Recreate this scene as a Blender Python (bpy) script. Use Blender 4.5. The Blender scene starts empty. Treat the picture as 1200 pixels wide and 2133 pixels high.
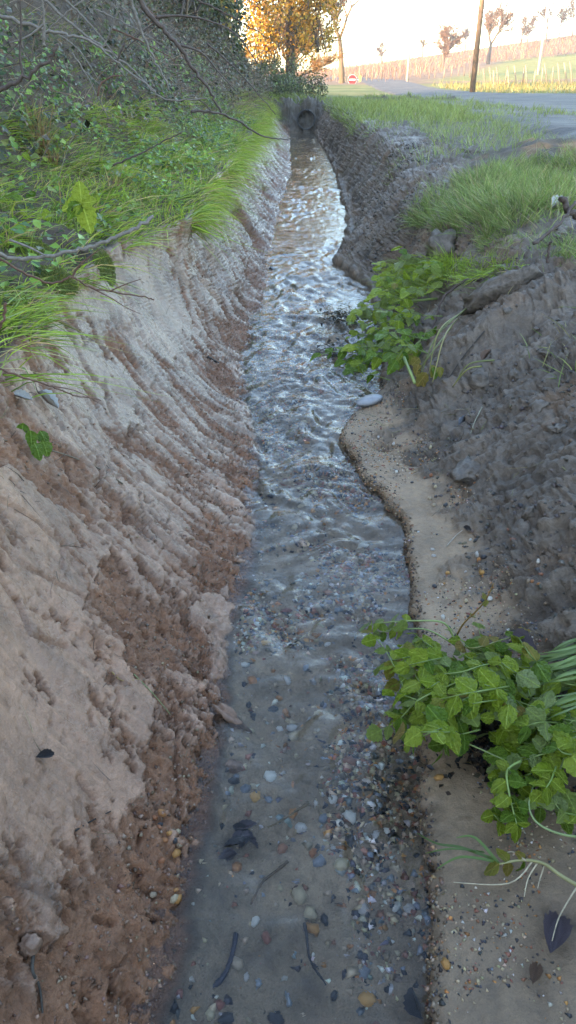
import bpy, math, random
import numpy as np
from mathutils import Vector, Matrix
from mathutils.bvhtree import BVHTree

# ------------------------------------------------------------------ camera, sky, sun, exposure
S = bpy.context.scene
C = S.collection
CAM = (0.0, 0.0, 1.2)
PITCH = math.radians(30.3)
FPX, CX, CY = 1540.0, 600.0, 1066.5
cd = bpy.data.cameras.new('camera'); cam = bpy.data.objects.new('camera', cd); C.objects.link(cam)
cd.sensor_fit = 'VERTICAL'; cd.sensor_height = 36.0; cd.sensor_width = 36.0
cd.lens = 36.0 * FPX / 2133.0
cd.clip_start = 0.02; cd.clip_end = 4000
cam.location = CAM; cam.rotation_euler = (math.pi/2 - PITCH, 0, 0)
S.camera = cam

SUN_EL = math.radians(12.0)
SUN_TO = Vector((-0.78, -0.62, 0)).normalized()          # horizontal direction towards the sun (behind, left)
w = bpy.data.worlds.new('World'); S.world = w; w.use_nodes = True
nt = w.node_tree; nt.nodes.clear()
sky = nt.nodes.new('ShaderNodeTexSky'); sky.sky_type = 'NISHITA'; sky.sun_disc = False
sky.sun_elevation = SUN_EL; sky.sun_rotation = math.atan2(SUN_TO.x, SUN_TO.y)
sky.air_density = 1.0; sky.dust_density = 0.6; sky.ozone_density = 3.0
bg = nt.nodes.new('ShaderNodeBackground'); bg.inputs['Strength'].default_value = 0.15
wo = nt.nodes.new('ShaderNodeOutputWorld')
nt.links.new(sky.outputs[0], bg.inputs[0]); nt.links.new(bg.outputs[0], wo.inputs[0])

sl = bpy.data.lights.new('sun', 'SUN'); sl.energy = 2.0; sl.angle = math.radians(0.6); sl.color = (1.0, 0.74, 0.52)
so = bpy.data.objects.new('sun', sl); C.objects.link(so)
sdir = Vector((SUN_TO.x*math.cos(SUN_EL), SUN_TO.y*math.cos(SUN_EL), math.sin(SUN_EL)))
so.rotation_euler = sdir.to_track_quat('Z', 'Y').to_euler(); so.location = (-20, -20, 30)

V = S.view_settings
V.view_transform = 'Standard'; V.look = 'None'; V.gamma = 1.0; V.use_curve_mapping = False
V.exposure = 3.25
V.use_white_balance = True; V.white_balance_temperature = 8400; V.white_balance_tint = 14
S.render.engine = 'CYCLES'
cy = S.cycles
cy.use_denoising = True; cy.denoising_prefilter = 'ACCURATE'; cy.adaptive_threshold = .006
cy.max_bounces = 8; cy.diffuse_bounces = 3; cy.glossy_bounces = 3; cy.transmission_bounces = 5
cy.transparent_max_bounces = 8; cy.volume_bounces = 0
cy.caustics_refractive = True; cy.caustics_reflective = False
cy.sample_clamp_indirect = 6.0

R = random.Random(7)
RN = np.random.default_rng(11)

# ------------------------------------------------------------------ pixel <-> world
CP, SP = math.cos(PITCH), math.sin(PITCH)
def ray(px, py):
    u = (px-CX)/FPX; v = (CY-py)/FPX
    return Vector((u, CP+v*SP, -SP+v*CP))
def at_z(px, py, z):
    d = ray(px, py); t = (z-CAM[2])/d.z
    return Vector(CAM) + d*t
def at_y(px, py, y):
    d = ray(px, py); return Vector(CAM) + d*(y/d.y)
def project(x, y, z):
    dz = z-CAM[2]; dep = y*CP - dz*SP; up = y*SP + dz*CP
    dep = np.where(np.abs(dep) < 1e-4, 1e-4, dep)
    return CX+FPX*x/dep, CY-FPX*up/dep, dep
def in_poly(px, py, poly):
    ins = np.zeros(np.shape(px), bool); n = len(poly)
    for i in range(n):
        x1, y1 = poly[i]; x2, y2 = poly[(i+1) % n]
        if y1 == y2: continue
        c = ((y1 > py) != (y2 > py)) & (px < (x2-x1)*(py-y1)/(y2-y1)+x1)
        ins ^= c
    return ins

# ------------------------------------------------------------------ numpy noise
def _hash(ix, iy, seed):
    h = (ix.astype(np.int64)*374761393 + iy.astype(np.int64)*668265263 + seed*974634777) & 0xffffffff
    h = ((h ^ (h >> 13))*1274126177) & 0xffffffff
    h = ((h ^ (h >> 15))*2246822519) & 0xffffffff
    return ((h ^ (h >> 16)) & 0xffffff)/float(0xffffff)
def vn(x, y, seed=0):
    x, y = np.broadcast_arrays(np.asarray(x, float), np.asarray(y, float))
    ix = np.floor(x); iy = np.floor(y); fx = x-ix; fy = y-iy
    fx = fx*fx*fx*(fx*(fx*6-15)+10); fy = fy*fy*fy*(fy*(fy*6-15)+10)
    a = _hash(ix, iy, seed); b = _hash(ix+1, iy, seed); c = _hash(ix, iy+1, seed); d = _hash(ix+1, iy+1, seed)
    return ((a+(b-a)*fx)*(1-fy) + (c+(d-c)*fx)*fy)*2-1
def fbm(x, y, seed=0, oct=4, lac=2.07, gain=0.5):
    t = 0; a = 1; n = 0
    for k in range(oct):
        t = t + a*vn(x*lac**k+k*17.3, y*lac**k-k*9.1, seed+k*31); n += a; a *= gain
    return t/n
def worley(x, y, seed=0):
    ix = np.floor(x); iy = np.floor(y); best = np.full(np.shape(x), 9.0); sec = best.copy(); cid = np.zeros(np.shape(x))
    for ox in (-1, 0, 1):
        for oy in (-1, 0, 1):
            cx = ix+ox; cyy = iy+oy
            px = cx+_hash(cx, cyy, seed); py = cyy+_hash(cx, cyy, seed+5)
            d = (px-x)**2+(py-y)**2; h = _hash(cx, cyy, seed+9)
            nb = d < best
            sec = np.where(nb, best, np.minimum(sec, d)); cid = np.where(nb, h, cid); best = np.where(nb, d, best)
    return np.sqrt(best), np.sqrt(sec), cid
def sstep(a, b, x):
    t = np.clip((x-a)/(b-a), 0, 1); return t*t*(3-2*t)
def lerp(a, b, t): return a+(b-a)*t

# ------------------------------------------------------------------ object helpers
def link(o, parent=None):
    C.objects.link(o)
    if parent is not None: o.parent = parent
    return o
def tag(o, label=None, cat=None, group=None, kind=None):
    if label: o['label'] = label
    if cat: o['category'] = cat
    if group: o['group'] = group
    if kind: o['kind'] = kind
    return o
def empty(name, loc, label, cat, group=None):
    e = bpy.data.objects.new(name, None); e.empty_display_size = .05; e.location = loc
    return tag(link(e), label, cat, group)
def np_mesh(name, verts, faces, mat, col=None, smooth=True, floats=None):
    """faces: (n,4) / (n,3) int array or list of such arrays"""
    verts = np.asarray(verts, np.float32)
    me = bpy.data.meshes.new(name)
    fl = faces if isinstance(faces, list) else [faces]
    fl = [np.asarray(f, np.int32) for f in fl if len(f)]
    nl = sum(f.size for f in fl); nf = sum(len(f) for f in fl)
    me.vertices.add(len(verts)); me.vertices.foreach_set('co', verts.ravel())
    me.loops.add(nl); me.loops.foreach_set('vertex_index', np.concatenate([f.ravel() for f in fl]))
    tot = np.concatenate([np.full(len(f), f.shape[1], np.int32) for f in fl])
    st = np.concatenate([[0], np.cumsum(tot)[:-1]]).astype(np.int32)
    me.polygons.add(nf); me.polygons.foreach_set('loop_start', st); me.polygons.foreach_set('loop_total', tot)
    me.polygons.foreach_set('use_smooth', np.full(nf, smooth, bool))
    me.update(calc_edges=True); me.validate()
    if col is not None:
        a = me.attributes.new('Col', 'FLOAT_COLOR', 'POINT')
        c4 = np.ones((len(verts), 4), np.float32); c4[:, :3] = col; a.data.foreach_set('color', c4.ravel())
    for k, v in (floats or {}).items():
        a = me.attributes.new(k, 'FLOAT', 'POINT'); a.data.foreach_set('value', np.asarray(v, np.float32))
    me.materials.append(mat)
    return me
def np_obj(name, verts, faces, mat, parent=None, loc=None, **kw):
    v = np.asarray(verts, float)
    if loc is not None: v = v-np.array(loc)
    o = bpy.data.objects.new(name, np_mesh(name, v, faces, mat, **kw))
    if loc is not None and parent is None: o.location = loc
    return link(o, parent)

class MB:
    """collects tubes, boxes, leaves; build() links them as one mesh"""
    def __init__(s): s.v = []; s.q = []; s.t = []; s.c = []; s.n = 0
    def add(s, v, q=None, t=None, col=None):
        v = np.asarray(v, float)
        if q is not None and len(q): s.q.append(np.asarray(q)+s.n)
        if t is not None and len(t): s.t.append(np.asarray(t)+s.n)
        s.c.append(np.tile(np.asarray(col if col is not None else (.1, .1, .1), float), (len(v), 1)) if np.ndim(col) < 2 else np.asarray(col))
        s.v.append(v); s.n += len(v)
    def tube(s, pts, rad, n=6, col=None, cap=True):
        P = np.array([tuple(p) for p in pts], float); m = len(P)
        r = np.broadcast_to(np.asarray(rad, float), (m,)) if np.ndim(rad) == 0 else np.asarray(rad, float)
        T = np.gradient(P, axis=0) if m > 2 else np.tile(P[1]-P[0], (2, 1))
        T /= np.linalg.norm(T, axis=1)[:, None]+1e-9
        up = np.array([0, 0, 1.0]) if abs(T[0][2]) < .9 else np.array([1.0, 0, 0])
        vs = []
        for i in range(m):
            a = np.cross(up, T[i]); a /= np.linalg.norm(a)+1e-9; b = np.cross(T[i], a); up = b
            ang = np.arange(n)*2*math.pi/n
            vs.append(P[i]+r[i]*(np.cos(ang)[:, None]*a+np.sin(ang)[:, None]*b))
        k = np.arange(n); q = []
        for i in range(m-1):
            q.append(np.stack([i*n+k, i*n+(k+1) % n, (i+1)*n+(k+1) % n, (i+1)*n+k], 1))
        vv = np.concatenate(vs); t = []
        if cap:
            vv = np.concatenate([vv, P[:1], P[-1:]]); a0 = len(vv)-2
            t = np.concatenate([np.stack([(k+1) % n, k, np.full(n, a0)], 1), np.stack([(m-1)*n+k, (m-1)*n+(k+1) % n, np.full(n, a0+1)], 1)])
        s.add(vv, np.concatenate(q), t, col)
    def box(s, c, h, col=None, rz=0.0):
        g = np.array([[x, y, z] for z in (-1, 1) for y in (-1, 1) for x in (-1, 1)], float)*np.array(h)
        cr, sr = math.cos(rz), math.sin(rz)
        g = np.stack([g[:, 0]*cr-g[:, 1]*sr, g[:, 0]*sr+g[:, 1]*cr, g[:, 2]], 1)+np.array(c)
        s.add(g, [[0, 2, 3, 1], [4, 5, 7, 6], [0, 1, 5, 4], [2, 6, 7, 3], [0, 4, 6, 2], [1, 3, 7, 5]], None, col)
    def build(s, name, mat, parent=None, loc=None, smooth=True):
        v = np.concatenate(s.v)
        f = []
        if s.q: f.append(np.concatenate(s.q))
        if s.t: f.append(np.concatenate(s.t))
        if parent is not None and loc is None: loc = tuple(parent.location) if parent.parent is None else tuple(parent.parent.location)
        return np_obj(name, v, f, mat, parent, loc, col=np.concatenate(s.c), smooth=smooth)

# ------------------------------------------------------------------ materials
def newmat(name):
    m = bpy.data.materials.new(name); m.use_nodes = True
    return m, m.node_tree.nodes, m.node_tree.links, m.node_tree.nodes['Principled BSDF']
def noise_node(N, L, scale, detail=5, rough=.6, vec=None):
    n = N.new('ShaderNodeTexNoise'); n.inputs['Scale'].default_value = scale
    n.inputs['Detail'].default_value = detail; n.inputs['Roughness'].default_value = rough
    if vec is not None: L.new(vec, n.inputs['Vector'])
    return n
def mixcol(N, L, a, b, fac, mode='MIX'):
    m = N.new('ShaderNodeMix'); m.data_type = 'RGBA'; m.blend_type = mode
    for s, val in ((m.inputs[6], a), (m.inputs[7], b)):
        if hasattr(val, 'is_linked'): L.new(val, s)
        else: s.default_value = tuple(val)+((1,) if len(val) == 3 else ())
    if hasattr(fac, 'is_linked'): L.new(fac, m.inputs[0])
    else: m.inputs[0].default_value = fac
    return m.outputs[2]
def ramp(N, L, src, p0, p1, v0=0.0, v1=1.0):
    r = N.new('ShaderNodeMapRange'); r.inputs[1].default_value = p0; r.inputs[2].default_value = p1
    r.inputs[3].default_value = v0; r.inputs[4].default_value = v1; L.new(src, r.inputs[0]); return r.outputs[0]
def simple(name, col, rough=.6, vary=.25, scale=40, bump=.0, metal=0, spec=.5, objrand=0.0):
    m, N, L, B = newmat(name)
    tc = N.new('ShaderNodeTexCoord')
    n = noise_node(N, L, scale, 5, .6, tc.outputs['Object'])
    dark = tuple(c*(1-vary) for c in col); lite = tuple(min(1, c*(1+vary)) for c in col)
    c = mixcol(N, L, dark, lite, ramp(N, L, n.outputs[0], .3, .7))
    if objrand:
        oi = N.new('ShaderNodeObjectInfo')
        hs = N.new('ShaderNodeHueSaturation'); L.new(c, hs.inputs['Color'])
        L.new(ramp(N, L, oi.outputs['Random'], 0, 1, 1-objrand, 1+objrand), hs.inputs['Value'])
        L.new(ramp(N, L, oi.outputs['Random'], 0, 1, .5-objrand*.06, .5+objrand*.06), hs.inputs['Hue'])
        c = hs.outputs[0]
    L.new(c, B.inputs['Base Color']); B.inputs['Roughness'].default_value = rough
    B.inputs['Metallic'].default_value = metal; B.inputs['Specular IOR Level'].default_value = spec
    if bump:
        b = N.new('ShaderNodeBump'); b.inputs['Strength'].default_value = 1; b.inputs['Distance'].default_value = bump
        L.new(n.outputs[0], b.inputs['Height']); L.new(b.outputs[0], B.inputs['Normal'])
    return m
def attr_mat(name, rough=.6, transl=0.0, vary=.2, scale=60, bump=0.0, spec=.4):
    """base colour from the point colour attribute"""
    m, N, L, B = newmat(name)
    a = N.new('ShaderNodeAttribute'); a.attribute_name = 'Col'
    tc = N.new('ShaderNodeTexCoord'); n = noise_node(N, L, scale, 4, .6, tc.outputs['Object'])
    g = ramp(N, L, n.outputs[0], .3, .7, 1-vary, 1+vary)
    cm = N.new('ShaderNodeVectorMath'); cm.operation = 'SCALE'; L.new(a.outputs['Color'], cm.inputs[0]); L.new(g, cm.inputs['Scale'])
    L.new(cm.outputs[0], B.inputs['Base Color']); B.inputs['Roughness'].default_value = rough
    B.inputs['Specular IOR Level'].default_value = spec
    if bump:
        b = N.new('ShaderNodeBump'); b.inputs['Strength'].default_value = 1; b.inputs['Distance'].default_value = bump
        L.new(n.outputs[0], b.inputs['Height']); L.new(b.outputs[0], B.inputs['Normal'])
    if transl:
        t = N.new('ShaderNodeBsdfTranslucent'); L.new(cm.outputs[0], t.inputs['Color'])
        ms = N.new('ShaderNodeMixShader'); ms.inputs[0].default_value = transl
        out = N['Material Output']; L.new(B.outputs[0], ms.inputs[1]); L.new(t.outputs[0], ms.inputs[2]); L.new(ms.outputs[0], out.inputs[0])
    return m
def leaf_mat(name, col, col2, rough=.38, transl=.3):
    m, N, L, B = newmat(name)
    oi = N.new('ShaderNodeObjectInfo'); tc = N.new('ShaderNodeTexCoord')
    n = noise_node(N, L, 5, 5, .6, tc.outputs['Object'])
    c = mixcol(N, L, col, col2, oi.outputs['Random'])
    c = mixcol(N, L, c, tuple(x*.6 for x in col), ramp(N, L, n.outputs[0], .52, .75))
    sx = N.new('ShaderNodeSeparateXYZ'); L.new(tc.outputs['Object'], sx.inputs[0]); ab = N.new('ShaderNodeMath'); ab.operation = 'ABSOLUTE'; L.new(sx.outputs[0], ab.inputs[0])
    c = mixcol(N, L, c, tuple(min(1, x*1.5+.05) for x in col2), ramp(N, L, ab.outputs[0], .012, .035, .7, 0))
    L.new(c, B.inputs['Base Color']); B.inputs['Roughness'].default_value = rough
    b = N.new('ShaderNodeBump'); b.inputs['Distance'].default_value = .06; L.new(n.outputs[0], b.inputs['Height']); L.new(b.outputs[0], B.inputs['Normal'])
    t = N.new('ShaderNodeBsdfTranslucent'); L.new(c, t.inputs['Color'])
    ms = N.new('ShaderNodeMixShader'); ms.inputs[0].default_value = transl
    L.new(B.outputs[0], ms.inputs[1]); L.new(t.outputs[0], ms.inputs[2]); L.new(ms.outputs[0], N['Material Output'].inputs[0])
    return m

# wet earth of the ditch: colour and gloss come with the surface, grain and fine relief from noise
def mud_material():
    m, N, L, B = newmat('wet_mud')
    a = N.new('ShaderNodeAttribute'); a.attribute_name = 'Col'
    ar = N.new('ShaderNodeAttribute'); ar.attribute_name = 'gloss'
    ab = N.new('ShaderNodeAttribute'); ab.attribute_name = 'grain'
    tc = N.new('ShaderNodeTexCoord')
    n1 = noise_node(N, L, 55, 6, .65, tc.outputs['Object'])
    n2 = noise_node(N, L, 380, 4, .65, tc.outputs['Object'])
    n3 = noise_node(N, L, 9, 4, .6, tc.outputs['Object'])
    g = N.new('ShaderNodeMath'); g.operation = 'MULTIPLY'
    L.new(ramp(N, L, n1.outputs[0], .25, .75, .74, 1.24), g.inputs[0]); L.new(ramp(N, L, n2.outputs[0], .25, .75, .78, 1.2), g.inputs[1])
    g2 = N.new('ShaderNodeMath'); g2.operation = 'MULTIPLY'; L.new(g.outputs[0], g2.inputs[0]); L.new(ramp(N, L, n3.outputs[0], .3, .7, .88, 1.12), g2.inputs[1])
    cm = N.new('ShaderNodeVectorMath'); cm.operation = 'SCALE'; L.new(a.outputs['Color'], cm.inputs[0]); L.new(g2.outputs[0], cm.inputs['Scale'])
    L.new(cm.outputs[0], B.inputs['Base Color'])
    rr = N.new('ShaderNodeMath'); rr.operation = 'ADD'; L.new(ar.outputs['Fac'], rr.inputs[0]); L.new(ramp(N, L, n1.outputs[0], .3, .7, -.1, .12), rr.inputs[1])
    L.new(rr.outputs[0], B.inputs['Roughness'])
    h = N.new('ShaderNodeMath'); h.operation = 'MULTIPLY_ADD'; L.new(n2.outputs[0], h.inputs[0]); h.inputs[1].default_value = .22; L.new(n1.outputs[0], h.inputs[2])
    hm = N.new('ShaderNodeMath'); hm.operation = 'MULTIPLY'; L.new(h.outputs[0], hm.inputs[0]); L.new(ab.outputs['Fac'], hm.inputs[1])
    b = N.new('ShaderNodeBump'); b.inputs['Strength'].default_value = 1.0; b.inputs['Distance'].default_value = .012
    L.new(hm.outputs[0], b.inputs['Height']); L.new(b.outputs[0], B.inputs['Normal'])
    return m
M_MUD = mud_material()

def water_material():
    m, N, L, B = newmat('stream_water')
    N.remove(B)
    tc = N.new('ShaderNodeTexCoord'); mp = N.new('ShaderNodeMapping'); mp.inputs['Scale'].default_value = (1.0, 1.6, 1.0)
    L.new(tc.outputs['Object'], mp.inputs[0])
    n1 = noise_node(N, L, 22, 3, .55, mp.outputs[0]); n1.inputs['Distortion'].default_value = .6
    b = N.new('ShaderNodeBump'); b.inputs['Strength'].default_value = 1.0; b.inputs['Distance'].default_value = .003
    L.new(n1.outputs[0], b.inputs['Height'])
    gl = N.new('ShaderNodeBsdfGlass'); gl.inputs['IOR'].default_value = 1.33; gl.inputs['Roughness'].default_value = 0.0
    gl.inputs['Color'].default_value = (.96, .97, .98, 1)
    L.new(b.outputs[0], gl.inputs['Normal'])
    L.new(gl.outputs[0], N['Material Output'].inputs[0])
    return m
M_WATER = water_material()
M_GRASS = attr_mat('grass_blades', .45, .3, .12, 30)
M_LEAFCLOUD = attr_mat('hedge_leaves', .4, .3, .15, 30)
M_TWIG = attr_mat('twig_bark', .75, 0, .35, 90, .002)
M_BARK = simple('bark', (.10, .075, .055), .85, .45, 14, .02)
M_GROUND = attr_mat('ground_cover', .9, 0, .35, 1.3, .05, .2)
M_ROAD = None

# ------------------------------------------------------------------ terrain
def leftfade(y): return 1-.8*sstep(13.5, 18, y)
def hedge_off(y): return np.interp(y, [-2, 3.5, 6, 8.5, 12, 22, 40], [0, 0, .3, .5, .62, .75, .2])
HX = [-80, -32, -20, -12, -6, -4.2, -3.1, -2.35, -1.85, -1.5, -1.1, -.6, 0]
HZ = [9, 8.5, 10.5, 8.8, 4.6, 3.5, 2.75, 2.0, 1.25, .86, .76, .70, .68]
def G(x, y):
    x = np.asarray(x, float); y = np.asarray(y, float)
    hz = np.interp(x-hedge_off(y), HX, HZ)
    low = np.minimum(hz, 2.1)
    z = low+(hz-low)*leftfade(y-.794*(np.minimum(x, -8)+12))*(1-sstep(30, 60, y)*.8)
    z = z-(low-.68)*sstep(26, 36, y)*.75*(x < 0)
    r = np.clip(y-44, 0, 160)
    z = z+r*(.011+.00078*np.clip(x-4, 0, 80))*sstep(0, 30, r+8)
    z = z+.03*vn(x*.4, y*.4, 3)*sstep(3, 9, np.abs(x))
    return z

def curve(pix, z):
    p = [at_z(a, b, z) for a, b in pix]
    ys = np.array([q.y for q in p]); xs = np.array([q.x for q in p]); o = np.argsort(ys)
    yt = np.linspace(-2, 27, 2900); xt = np.interp(yt, ys[o], xs[o])
    k = np.exp(-np.linspace(-2, 2, 13)**2); k /= k.sum()
    xt = np.convolve(np.pad(xt, 6, mode='edge'), k, 'valid')
    return lambda y: np.interp(y, yt, xt)
WL = curve([(335, 2133), (375, 1950), (415, 1750), (440, 1600), (478, 1450), (470, 1330), (510, 1200), (530, 1060), (540, 930), (520, 870),
            (508, 770), (525, 690), (550, 630), (562, 560), (572, 480), (590, 410), (608, 360), (606, 310), (604, 272)], 0)
WR = curve([(910, 2133), (905, 1900), (890, 1700), (875, 1500), (868, 1300), (862, 1200), (838, 1090), (770, 1010), (712, 915), (745, 872),
            (795, 825), (800, 760), (790, 680), (775, 600), (700, 545), (722, 500), (728, 470), (716, 420), (705, 380), (692, 340), (672, 305), (655, 274)], 0)
LL = lambda y: np.interp(y, [-2, .6, 1.4, 2.1, 2.6, 3.1, 3.7, 4.5, 7.8, 12.8, 22], [-.62, -.62, -.66, -.80, -.84, -.80, -.68, -.52, -.53, -.47, -.5])
LZ = lambda y: np.interp(y, [-2, 1.0, 2.5, 5, 22], [.52, .52, .54, .56, .62])
FR = lambda y: np.interp(y, [-2, .8, 1.25, 1.5, 1.8, 2.16, 2.5, 2.9, 3.4], [.60, .60, .57, .55, .56, .53, .46, .44, .48])
CRX = lambda y: np.interp(y, [-2, 2, 2.94, 4, 5.0, 6, 7.4, 15.8, 22], [1.12, 1.12, 1.1, .98, .86, .96, 1.08, 1.1, 1.1])
CRZ = lambda y: np.interp(y, [-2, 2.9, 5, 7.4, 15, 22], [.53, .54, .53, .62, .67, .68])

def rows():
    ys = [-1.5]
    while ys[-1] < 25.0:
        y = ys[-1]
        ys.append(y+(.03 if y < .1 else .03 if 21.9 < y < 23.2 else max(.0052, .0042*y)))
    return np.array(ys)
YS = rows(); NY = len(YS)
SEG = [10, 12, 16, 14, 24, 84, 76, 60, 16, 22, 22, 14, 16, 64, 74, 74, 36, 24, 8]     # columns per profile segment
TC = np.concatenate([[i+k/n for k in range(n)] for i, n in enumerate(SEG)]+[[len(SEG)]]); NT = len(TC)
def profile():
    y = YS; wl = WL(y); wr = WR(y); ll = LL(y)+(.055*fbm(y*1.7, 0*y, 304, 3)+.02*fbm(y*8, 0*y, 305, 2))*sstep(1.6, 2.6, y); lz = LZ(y); fr = np.maximum(FR(y), wr+.07); cx = np.maximum(CRX(y), fr+.3); cz = CRZ(y)
    fr = np.where(y > 3, wr+.08, fr)
    wr = wr+.016*fbm(y*7, 0*y, 300, 3)+.010*fbm(y*34, 0*y, 301, 3); wl = wl+.018*fbm(y*6, 0*y, 302, 3)+.010*fbm(y*30, 0*y, 303, 3)
    ho = hedge_off(y)
    one = np.ones_like(y)
    P = []
    for hx in (-9., -4.2, -2.35): P.append((hx*one+(ho if hx > -9 else 0), None))
    P.append((np.minimum(-1.5+ho, ll-.16), None))
    P.append((ll-.10, lz+.05))
    P.append((ll, lz))
    P.append((lerp(ll, wl, .36), lz*.50)); P.append((lerp(ll, wl, .70), lz*.16))
    P.append((wl, 0*one)); P.append((wl+.07, -.035*one)); P.append(((wl+wr)/2, -.06*one)); P.append((wr-.06, -.05*one))
    P.append((wr-.005, -.02*one)); P.append((wr+.010, .030*one)); P.append((fr, .085*one))
    P.append((lerp(fr, cx, .5), lerp(.085*one, cz, .55))); P.append((cx, cz)); P.append((cx+.55, lerp(cz, .70, .7)))
    P.append((2.55*one+.05*y, None)); P.append((4.6*one, None))
    X = np.stack([p[0] for p in P], 1); Z = np.zeros_like(X)
    for i, (px, pz) in enumerate(P): Z[:, i] = G(px, y) if pz is None else pz
    # dam with the culvert across the far end
    dam = sstep(22.25, 22.75, y)[:, None]
    top = G(X, y[:, None]); Z = lerp(Z, np.where(np.abs(X-.3) < 3, np.maximum(Z, .70+0*X), Z), dam)
    e = sstep(24.0, 25.0, y)[:, None]; Z = lerp(Z, top, e)
    n = X.shape[1]
    i = np.clip(np.floor(TC).astype(int), 0, n-2); f = TC-i
    def cr(A):
        p0 = A[:, np.clip(i-1, 0, n-1)]; p1 = A[:, i]; p2 = A[:, i+1]; p3 = A[:, np.clip(i+2, 0, n-1)]
        return .5*((2*p1)+(-p0+p2)*f+(2*p0-5*p1+4*p2-p3)*f*f+(-p0+3*p1-3*p2+p3)*f**3)
    def li(A): return lerp(A[:, i], A[:, i+1], f)
    return lerp(li(X), cr(X), .75), lerp(li(Z), cr(Z), .75)
TX, TZ = profile(); TY = np.repeat(YS[:, None], NT, 1)
T2 = np.repeat(TC[None, :], NY, 0)
# arc length down the left wall from the lip and up the right wall from the water
ds = np.sqrt(np.diff(TX, axis=1)**2+np.diff(TZ, axis=1)**2); ARC = np.concatenate([np.zeros((NY, 1)), np.cumsum(ds, 1)], 1)
iL = int(np.argmin(np.abs(TC-5))); iW = int(np.argmin(np.abs(TC-12)))
SLf = ARC-ARC[:, iL:iL+1]; SRt = ARC-ARC[:, iW:iW+1]
def normals(X, Y, Z):
    P = np.stack([X, Y, Z], 2)
    a = np.gradient(P, axis=1); b = np.gradient(P, axis=0)
    n = np.cross(a, b); n /= np.linalg.norm(n, axis=2)[:, :, None]+1e-12
    return n
TN = normals(TX, TY, TZ)

CREV = [([(140, 672), (150, 690), (160, 725), (195, 790)], 4, .016), ([(222, 795), (226, 840), (240, 870)], 4, .018), ([(262, 600), (300, 700), (330, 745)], 4, .014), ([(205, 940), (212, 985), (205, 1010)], 5, .016),
        ([(145, 930), (140, 960), (150, 990)], 4, .014), ([(262, 1045), (264, 1085)], 6, .018), ([(320, 1105), (350, 1128)], 5, .014), ([(100, 970), (160, 1030), (210, 1075), (250, 1080)], 4, .010), ([(0, 1040), (80, 1090), (130, 1130), (130, 1180)], 4, .010),
        ([(0, 1130), (60, 1180), (150, 1230), (210, 1270)], 4, .010), ([(0, 1200), (40, 1250), (70, 1320), (140, 1340)], 5, .012), ([(245, 1440), (252, 1455), (240, 1475)], 5, .010), ([(185, 1485), (190, 1510)], 5, .012), ([(230, 1535), (290, 1555), (330, 1550)], 4, .010),
        ([(165, 1615), (175, 1640), (198, 1660)], 5, .012), ([(440, 1460), (455, 1510), (470, 1560), (475, 1610)], 7, .020), ([(370, 1490), (372, 1590), (380, 1690)], 5, .014), ([(0, 1820), (40, 1840), (110, 1870), (170, 1885)], 5, .010), ([(270, 1990), (245, 2010), (240, 2050)], 5, .010),
        ([(150, 1770), (100, 1700), (60, 1690)], 3, .006), ([(300, 1720), (290, 1760), (320, 1790)], 6, .012), ([(440, 410), (470, 470), (490, 520)], 5, .030), ([(500, 330), (520, 390), (545, 450)], 5, .035), ([(400, 520), (430, 590), (470, 650)], 4, .022), ([(340, 500), (370, 560), (420, 640)], 4, .02)]
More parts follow.
